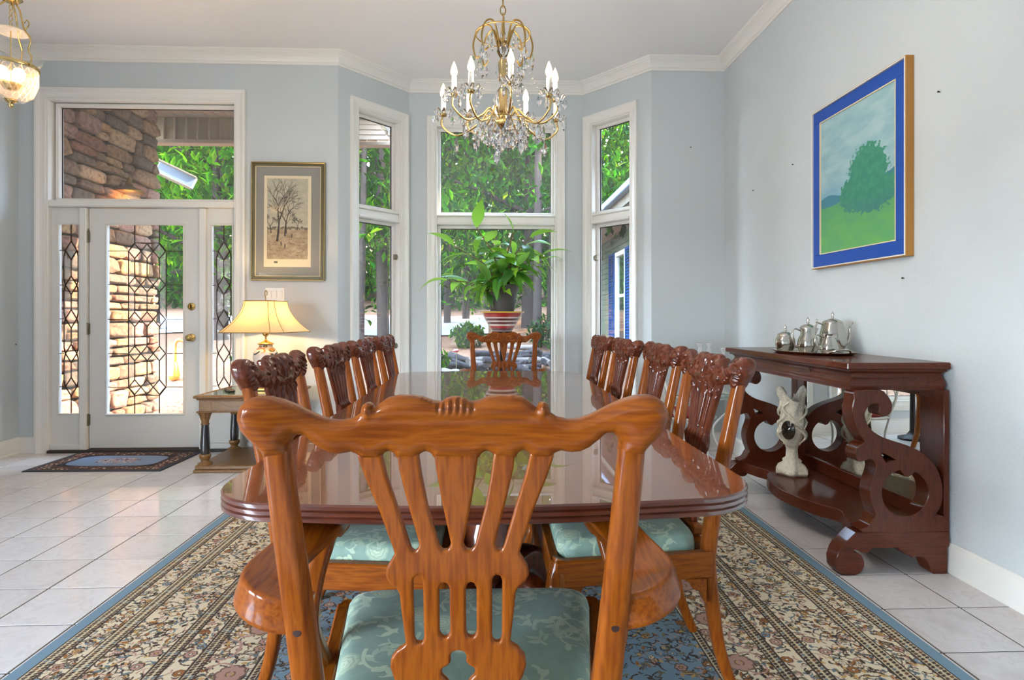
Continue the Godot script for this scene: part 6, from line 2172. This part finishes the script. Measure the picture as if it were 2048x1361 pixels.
func porch() -> void:
	rng.seed = 31
	var pf := B.new()
	pf.box(Vector3(-3.1, -0.09, -6.4), Vector3(3.6, 0.12, 2.2), 0.01)
	struct("path_porch", "pale concrete porch floor outside the front door", "porch floor", pf, M.concrete)
	var w := struct("wall_porch", "rough stacked fieldstone wall of the porch seen through the door glass", "stone wall")
	var b := B.new()
	b.box(Vector3(-3.97, 1.75, -6.17), Vector3(0.3, 3.6, 1.75))
	part(w, "mortar_bed", b, M.mortar)
	var shapes := []
	for k in 8:
		shapes.append(stone_mesh(1, 1, 0.07, k + 3))
	for face in 2:                                          # the long side, then the end towards the garden
		var z0: float = [-5.3, 0.0][face]
		var len: float = [1.76, 0.3][face]
		var y := -0.05
		while y < 3.46:
			var h := rng.randf_range(0.075, 0.19)
			var u := 0.0
			while u < len - 0.03:
				var wd := minf(rng.randf_range(0.16, 0.46), len - u)
				if len - u - wd < 0.09:
					wd = len - u
				var parts_ := 2 if h > 0.15 and rng.randf() < 0.35 else 1
				for q in parts_:
					var hh := h / parts_
					var m: Material = M["stone_%d" % (rng.randi() % 7)]
					var o: MeshInstance3D
					if face == 0:
						o = part(w, "stone", shapes[rng.randi() % 8], m, Vector3(-3.83, y + hh * (q + 0.5), z0 - u - wd / 2), Basis(Vector3.UP, PI / 2))
					else:
						o = part(w, "stone", shapes[rng.randi() % 8], m, Vector3(-4.12 + u + wd / 2, y + hh * (q + 0.5), -7.035), Basis(Vector3.UP, PI))
					o.scale = Vector3(wd - 0.012, hh - 0.012, rng.randf_range(0.7, 1.35))
				u += wd
			y += h
	# ceiling boards and the beam
	var c := struct("ceiling_porch", "beige plank ceiling of the porch seen through the transom", "porch ceiling")
	b = B.new()
	b.box(Vector3(-2.9, 3.6, -6.35), Vector3(3.6, 0.16, 2.2))
	part(c, "deck", b, M.porch_panel)
	b = B.new()
	b.box(Vector3.ZERO, Vector3(0.112, 0.02, 2.1), 0.004)
	var pm := b.mesh()
	for k in 29:
		part(c, "plank", pm, M.porch_board, Vector3(-4.55 + k * 0.118, 3.51, -6.35))
	var bm := thing("porch_beam", "beige board-and-batten porch beam above the garden view", "porch beam", Vector3(0, 0, -7.3))
	b = B.new()
	b.box(Vector3(-2.85, 3.36, -0.04), Vector3(3.5, 0.3, 0.06))
	part(bm, "beam_face", b, M.porch_panel)
	b = B.new()
	b.box(Vector3(-2.85, 3.195, 0.0), Vector3(3.5, 0.045, 0.14), 0.005)
	part(bm, "bottom_rail", b, M.porch_board)
	b = B.new()
	b.box(Vector3.ZERO, Vector3(0.016, 0.27, 0.03), 0.004)
	var bt := b.mesh()
	for k in 26:
		part(bm, "batten", bt, M.porch_board, Vector3(-4.5 + k * 0.132, 3.36, 0.0))
	var ev := thing("porch_eave", "beige lap-board eave at the top of the bay window nearest the print", "eave", Vector3(0, 0, -7.15))
	for k in 8:
		b = B.new()
		b.box(Vector3(0, 0, 0), Vector3(0.95 - k * 0.04, 0.062, 0.02), 0.003, Basis(Vector3.RIGHT, -0.25))
		part(ev, "lap_board", b, M.porch_board, Vector3(-1.62 - k * 0.03, 3.22 + k * 0.058, 0.06))
	b = B.new()
	b.bar(Vector3(-1.06, 3.17, 0.07), Vector3(-1.4, 3.7, 0.07), 0.05, 0.06)
	part(ev, "rake_board", b, M.fascia)
	var g := thing("gutter_corner", "white metal gutter corner at the end of the stone porch wall", "gutter", Vector3(-3.98, 2.83, -7.6), 0.35)
	b = B.new()
	var tilt := Basis(Vector3.BACK, -0.42)
	b.box(Vector3(0.12, 0.05, 0), Vector3(0.44, 0.15, 0.1), 0.012, tilt)
	part(g, "trough", b, M.gutter_white)
	b = B.new()
	b.box(Vector3(0.13, 0.13, 0), Vector3(0.48, 0.025, 0.14), 0.005, tilt)
	b.box(Vector3(0.1, -0.02, 0.02), Vector3(0.4, 0.02, 0.12), 0.005, tilt)
	part(g, "lip", b, M.fascia)
	# lantern on the stones
	var wl := thing("wall_lantern", "bell-capped porch lantern on the stone wall, seen through the transom", "wall lantern", Vector3(-3.66, 2.2, -6.3))
	b = B.new()
	b.lathe([Vector2(0.0, 0.36), Vector2(0.02, 0.34), Vector2(0.03, 0.29), Vector2(0.06, 0.25), Vector2(0.13, 0.22), Vector2(0.14, 0.2), Vector2(0.0, 0.2)], 20)
	part(wl, "cap", b, M.antique_brass)
	b = B.new()
	b.lathe([Vector2(0.0, -0.06), Vector2(0.05, -0.04), Vector2(0.07, 0.0), Vector2(0.1, 0.2)], 20)
	part(wl, "globe", b, M.blown_glass)
	b = B.new()
	b.lathe([Vector2(0, 0.04), Vector2(0.025, 0.06), Vector2(0.025, 0.12), Vector2(0, 0.14)], 12)
	part(wl, "bulb", b, glow("porch_bulb", Color(1.0, 0.75, 0.45), 4.0))
	b = B.new()
	b.tube([Vector3(0, 0.3, 0), Vector3(-0.08, 0.32, 0), Vector3(-0.12, 0.22, 0)], 0.012, 8)
	part(wl, "bracket", b, M.antique_brass)
	lamp(wl, Vector3(0, 0.09, 0), Color(1.0, 0.75, 0.45), 0.12, 0.03)

func house_wing() -> void:
	var t := thing("house_wing", "wing of the house with grey lap siding and a shuttered window", "house", Vector3(2.3, 0, 0))
	var b := B.new()
	b.box(Vector3(1.8, 1.1, -9.05), Vector3(3.5, 3.0, 7.3))
	part(t, "wall_core", b, M.siding)
	b = B.new()
	b.box(Vector3.ZERO, Vector3(0.02, 0.112, 7.35), 0.0, Basis(Vector3.BACK, -0.16))
	var sm := b.mesh()
	for k in 26:
		part(t, "siding_board", sm, M.siding, Vector3(0.03, -0.02 + k * 0.103, -9.05))
	b = B.new()
	b.box(Vector3(0.0, 1.35, -12.72), Vector3(0.09, 2.9, 0.09), 0.004)
	part(t, "corner_board", b, M.fascia)
	# window and shutters
	b = B.new()
	board_frame(b, -10.72, 0.75, -10.06, 2.2, 0.075, -0.02, 0.03)
	b.box(Vector3(-10.39, 1.5, 0.0), Vector3(0.68, 0.05, 0.03))
	var turn := Basis(Vector3.UP, -PI / 2)                 # local x along -z... front towards -x
	var wn := part(t, "window_frame", b, M.trim_white, Vector3(0, 0, 0), Basis(Vector3(0, 0, 1), Vector3.UP, Vector3(-1, 0, 0)))
	b = B.new()
	b.box(Vector3(-10.39, 1.475, -0.01), Vector3(0.66, 1.45, 0.01))
	var dark := mat("wing_window_glass", Color8(40, 44, 46), 0.02, 0.0, 1.0, 0.0)
	dark.metallic_specular = 1.0
	part(wn, "pane", b, dark)
	for q in [[-11.32, -10.84], [-9.96, -9.5]]:
		b = B.new()
		board_frame(b, q[0] + 0.05, 0.72, q[1] - 0.05, 2.24, 0.05, 0.0, 0.04, true, 0.003)
		var s := part(t, "shutter", b, M.shutter_blue, Vector3.ZERO, Basis(Vector3(0, 0, 1), Vector3.UP, Vector3(-1, 0, 0)))
		for k in 30:
			b = B.new()
			b.box(Vector3((q[0] + q[1]) / 2, 0.74 + k * 0.051, 0.02), Vector3(q[1] - q[0] - 0.1, 0.05, 0.008), 0.0, Basis(Vector3.RIGHT, -0.7))
			part(s, "louver", b, M.shutter_blue)
	# eave and roof
	b = B.new()
	b.box(Vector3(-0.2, 2.62, -9.15), Vector3(0.6, 0.02, 7.6))
	part(t, "soffit", b, M.porch_board)
	b = B.new()
	b.box(Vector3(-0.5, 2.7, -9.15), Vector3(0.03, 0.2, 7.7), 0.003)
	part(t, "fascia_board", b, M.fascia)
	b = B.new()
	b.box(Vector3(-0.56, 2.77, -9.15), Vector3(0.1, 0.09, 7.7), 0.01)
	part(t, "gutter", b, M.gutter_white)
	var sl := Basis(Vector3.BACK, 0.62)
	b = B.new()
	b.box(Vector3.ZERO, Vector3(0.2, 0.012, 7.8), 0.0, sl)
	var sh := b.mesh()
	for k in 26:
		part(t, "shingle_course", sh, M.shingle, Vector3(-0.52 + k * 0.135, 2.84 + k * 0.096 + 0.006 * (k % 2), -9.15))
	b = B.new()
	b.box(Vector3(1.05, 3.92, -9.15), Vector3(3.8, 0.04, 7.7), 0.0, sl)
	part(t, "roof_deck", b, M.shingle)

func foliage(parent: Node, clouds: Array, n: int, size: float, cols: Array) -> void:     # leaves scattered through ellipsoids of [centre, radii]
	var v := PackedVector3Array()
	var nn := PackedVector3Array()
	var cc := PackedColorArray()
	var ii := PackedInt32Array()
	for k in n:
		var c: Array = clouds[k % clouds.size()]
		var d := Vector3(rng.randfn(), rng.randfn(), rng.randfn()).normalized() * pow(rng.randf(), 0.45)
		var p: Vector3 = c[0] + d * c[1]
		var s := size * rng.randf_range(0.7, 1.3)
		var bs := Basis.from_euler(Vector3(rng.randf_range(-0.2, 1.3), rng.randf() * TAU, rng.randf_range(-0.6, 0.6)))
		var x := bs.x * s * 0.22
		var y := bs.y * s
		var z := bs.z * s
		var o := v.size()
		v.append(p - z * 0.5)
		v.append(p - x - y * 0.03)
		v.append(p - y * 0.08)
		v.append(p + x - y * 0.03)
		v.append(p + z * 0.5 - y * 0.2)
		var col: Color = cols[rng.randi() % cols.size()]
		col = (col * rng.randf_range(0.8, 1.2)).srgb_to_linear()
		for j in 5:
			nn.append(bs.y)
			cc.append(col)
		for j in [0, 1, 2, 0, 2, 3, 1, 4, 2, 2, 4, 3]:
			ii.append(o + j)
	var A := []
	A.resize(Mesh.ARRAY_MAX)
	A[Mesh.ARRAY_VERTEX] = v
	A[Mesh.ARRAY_NORMAL] = nn
	A[Mesh.ARRAY_COLOR] = cc
	A[Mesh.ARRAY_INDEX] = ii
	var m := ArrayMesh.new()
	m.add_surface_from_arrays(Mesh.PRIMITIVE_TRIANGLES, A)
	part(parent, "foliage", m, M.tree_leaf).set_meta("kind", "stuff")

func tree(label: String, x: float, z: float, h: float, r: float, crown0: float, spread_: float, n: int, size: float, cols: Array, limbs := 6, group := "trees in the garden") -> void:
	var t := thing("tree", label, "tree", Vector3(x, land(x, z) - 0.05, z), 0.0, group)
	var b := B.new()
	var lean := Vector3(rng.randf_range(-0.25, 0.25), 0, rng.randf_range(-0.2, 0.2))
	var path := bez([Vector3.ZERO, Vector3(lean.x * 0.3, h * 0.33, lean.z * 0.3), Vector3(lean.x * 0.5, h * 0.66, lean.z), lean + Vector3(0, h, 0)], 5)
	b.tube(path, spread([r * 1.35, r, r * 0.75, r * 0.3], path.size()), 10)
	part(t, "trunk", b, M.bark)
	var clouds := []
	for k in limbs:
		var f := lerpf(crown0, 0.92, float(k) / maxf(1, limbs - 1))
		var a := k * 2.4 + rng.randf_range(-0.4, 0.4)
		var base: Vector3 = path[int(f * (path.size() - 1))]
		var d := Vector3(cos(a), rng.randf_range(0.05, 0.45), sin(a))
		var ln := spread_ * rng.randf_range(0.65, 1.0) * (1.0 - 0.5 * f)
		b = B.new()
		b.tube(bez([base, base + d * ln * 0.5 + Vector3(0, 0.1, 0), base + d * ln + Vector3(0, -0.1, 0)], 4), spread([r * 0.42, r * 0.22, r * 0.07], 9), 6)
		part(t, "branch", b, M.bark)
		clouds.append([base + d * ln * 0.75, Vector3(spread_ * 0.55, spread_ * 0.36, spread_ * 0.55)])
		clouds.append([base + d * ln * 0.35 + Vector3(0, 0.3, 0), Vector3(spread_ * 0.45, spread_ * 0.32, spread_ * 0.45)])
	foliage(t, clouds, n, size, cols)

func garden() -> void:
	rng.seed = 91
	struct("ground", "brown mulch and leaf litter rising behind the house", "ground", terrain(-30, 24, -5.0, -45, 0.75, 0.0), M.mulch)
	struct("path_driveway", "pale sunlit driveway crossing behind the trees", "driveway", terrain(-26, 0.6, -12.4, -17.6, 0.65, 0.03), M.concrete)
	var b := B.new()
	var P := []
	var bright := [Color8(140, 206, 30), Color8(104, 182, 28), Color8(176, 222, 40), Color8(72, 146, 30)]
	var mid := [Color8(78, 156, 34), Color8(58, 132, 38), Color8(110, 182, 38), Color8(46, 110, 44)]
	var cool := [Color8(60, 140, 86), Color8(86, 162, 76), Color8(46, 112, 76), Color8(120, 188, 58)]
	# trunks seen through the bay window nearest the print
	tree("slim dark trunk at the far edge of the bay window nearest the print", -2.55, -11.2, 10, 0.06, 0.2, 2.6, 4000, 0.2, bright, 8)
	tree("slim middle trunk seen in the bay window nearest the print", -2.1, -10.0, 10, 0.045, 0.22, 2.2, 3500, 0.2, bright, 7)
	tree("thick pine trunk seen in the bay window nearest the print", -1.88, -10.9, 12, 0.085, 0.22, 2.6, 4000, 0.2, mid, 8)
	# through the middle window
	tree("big dark tree with a long low limb in the middle window", 0.95, -13.6, 10, 0.17, 0.2, 4.0, 9000, 0.2, cool, 10)
	tree("thin dark trunk beside the potted plant in the middle window", 0.82, -10.2, 9, 0.062, 0.3, 2.0, 3000, 0.18, mid, 6)
	tree("second thin trunk near the right edge of the middle window", 1.32, -13.0, 10, 0.06, 0.28, 2.4, 3000, 0.2, cool, 6)
	tree("slender trunk at the left edge of the middle window", -1.05, -15.4, 10, 0.07, 0.16, 3.2, 6000, 0.2, bright, 8)
	tree("forked slender trunk beyond the striped planter", -0.62, -16.6, 10, 0.08, 0.16, 3.4, 6000, 0.2, mid, 8)
	# beyond the porch, and over the wing
	tree("bright leafy tree filling the view beyond the porch", -4.9, -11.2, 8, 0.12, 0.14, 3.2, 9000, 0.2, bright, 11)
	tree("leafy tree behind the stone porch wall", -7.4, -13.5, 10, 0.16, 0.14, 3.6, 7000, 0.24, mid, 9)
	tree("leafy tree standing over the roof of the wing", 3.6, -14.6, 10, 0.16, 0.25, 4.6, 9000, 0.22, bright, 10)
	# the woods at the back close the view
	for k in 13:
		var x := -20.0 + k * 3.1
		tree("dense leafy tree in the row of woods at the back", x, -22.0 - (k % 3) * 2.2, 10.5, 0.14, 0.03, 4.6, 6500, 0.4, [mid, cool, bright][k % 3], 12, "woods at the back")
	# shrubs and the brush pile in front of the middle window
	for q in [["low bright green shrub by the stump outside the middle window", -0.86, -8.5, 0.34, bright], ["dark shrub beyond the brush pile outside the middle window", 1.05, -10.0, 0.42, cool], ["small shrub behind the brush pile outside the middle window", -0.35, -10.4, 0.32, bright], ["green shrub at the foot of the porch steps", -3.25, -8.7, 0.36, mid], ["low shrub beside the porch path", -2.75, -9.6, 0.3, bright]]:
		var s := thing("shrub", q[0], "shrub", Vector3(q[1], land(q[1], q[2]), q[2]))
		b = B.new()
		for k in 5:
			b.tube([Vector3.ZERO, Vector3(cos(k * 1.3) * q[3] * 0.5, q[3] * 0.8, sin(k * 1.3) * q[3] * 0.5)], [0.012, 0.004], 5)
		part(s, "stem", b, M.bark)
		foliage(s, [[Vector3(0, q[3] * 0.7, 0), Vector3(q[3], q[3] * 0.7, q[3])]], 420, 0.13, q[4])
	mat("char_wood", Color8(52, 48, 48), 1.0).metallic_specular = 0.08
	mat("char_wood_pale", Color8(96, 88, 82), 1.0).metallic_specular = 0.08
	var logs := []
	for k in 5:
		b = B.new()
		var n := 5 + k % 3
		var row := [PackedVector3Array(), PackedVector3Array(), PackedVector3Array()]
		for j in n:
			var a := TAU * j / n + k
			for e in 3:
				row[e].append(Vector3((e - 1) * 0.2, 0.055 * cos(a) * (0.8 + 0.3 * sin(e * 2.0 + k)), 0.055 * sin(a) * (0.85 + 0.2 * cos(e + j))))
		b.rows(row, true)
		b.fan(row[0]); b.fan(row[2], true)
		logs.append(b.mesh())
	for k in 70:
		var x := rng.randf_range(-0.75, 1.05)
		var z := rng.randf_range(-9.4, -8.2)
		var y := land(x, z) + 0.03 + maxf(0.0, 0.3 - 0.5 * absf(x - 0.1) * 0.5) * rng.randf()
		var o := part(self, "firewood_log", logs[k % 5], M.char_wood if k % 4 else M.char_wood_pale, Vector3(x, y, z), Basis.from_euler(Vector3(rng.randf() * TAU, rng.randf() * TAU, rng.randf_range(-0.4, 0.4))))
		tag(o, "dark split log in the brush pile outside the middle window", "log", "logs of the brush pile")
	b = B.new()
	P = []
	for q in [[0.19, 0.0], [0.15, 0.06], [0.135, 0.2], [0.14, 0.28], [0.12, 0.3]]:
		var row := PackedVector3Array()
		for k in 20:
			var a := TAU * k / 20
			var r: float = q[0] * (1.0 + 0.07 * sin(a * 5.0) + 0.05 * cos(a * 3.0))
			row.append(Vector3(r * cos(a), q[1] + 0.02 * sin(a * 2.0), r * sin(a)))
		P.append(row)
	b.rows(P, true)
	var st := thing("tree_stump", "weathered grey tree stump outside the middle window", "stump", Vector3(-0.52, land(-0.52, -8.0) - 0.02, -8.0))
	mat("stump_grey", Color8(128, 124, 118), 0.95)
	part(st, "stump", b, M.stump_grey)
	b = B.new()
	b.fan(P[-1])
	part(st, "cut_face", b, M.char_wood_pale)
	var fl := thing("red_flower", "single red flower behind the stump outside the middle window", "flower", Vector3(-0.45, land(-0.45, -8.35), -8.35))
	b = B.new()
	b.tube([Vector3.ZERO, Vector3(0.01, 0.42, 0)], 0.006, 6)
	part(fl, "stem", b, M.plant_stem)
	b = B.new()
	for k in 7:
		var a := TAU * k / 7
		b.lathe([Vector2(0, 0), Vector2(0.02, 0.015), Vector2(0.022, 0.03), Vector2(0, 0.05)], 8, Vector3(cos(a) * 0.022, 0.42, sin(a) * 0.022))
	part(fl, "petals", b, M.stripe_red)
	var g := thing("copper_goose", "slender copper goose ornament in the garden, seen through the front door", "garden ornament", Vector3(-4.28, land(-4.28, -8.4), -8.4))
	b = B.new()
	b.lathe([Vector2(0, 0.0), Vector2(0.06, 0.02), Vector2(0.075, 0.08), Vector2(0.055, 0.17), Vector2(0.04, 0.25), Vector2(0.0, 0.28)], 16)
	part(g, "body", b, M.copper)
	b = B.new()
	b.tube(bez([Vector3(0, 0.2, 0), Vector3(0.01, 0.4, 0), Vector3(0.02, 0.52, 0), Vector3(0.07, 0.56, 0), Vector3(0.13, 0.53, 0)], 6), spread([0.035, 0.022, 0.02, 0.026, 0.008], 25), 8)
	part(g, "neck", b, M.copper)

func _ready() -> void:
	set_up()
	materials()
	textures()
	room()
	front_door()
	dining_table()
	chairs()
	rugs()
	sideboard()
	side_table()
	pictures()
	chandelier()
	hall_lantern()
	plant()
	vase()
	tea_service()
	corner_set()
	wall_fittings()
	outside_materials()
	porch()
	house_wing()
	garden()
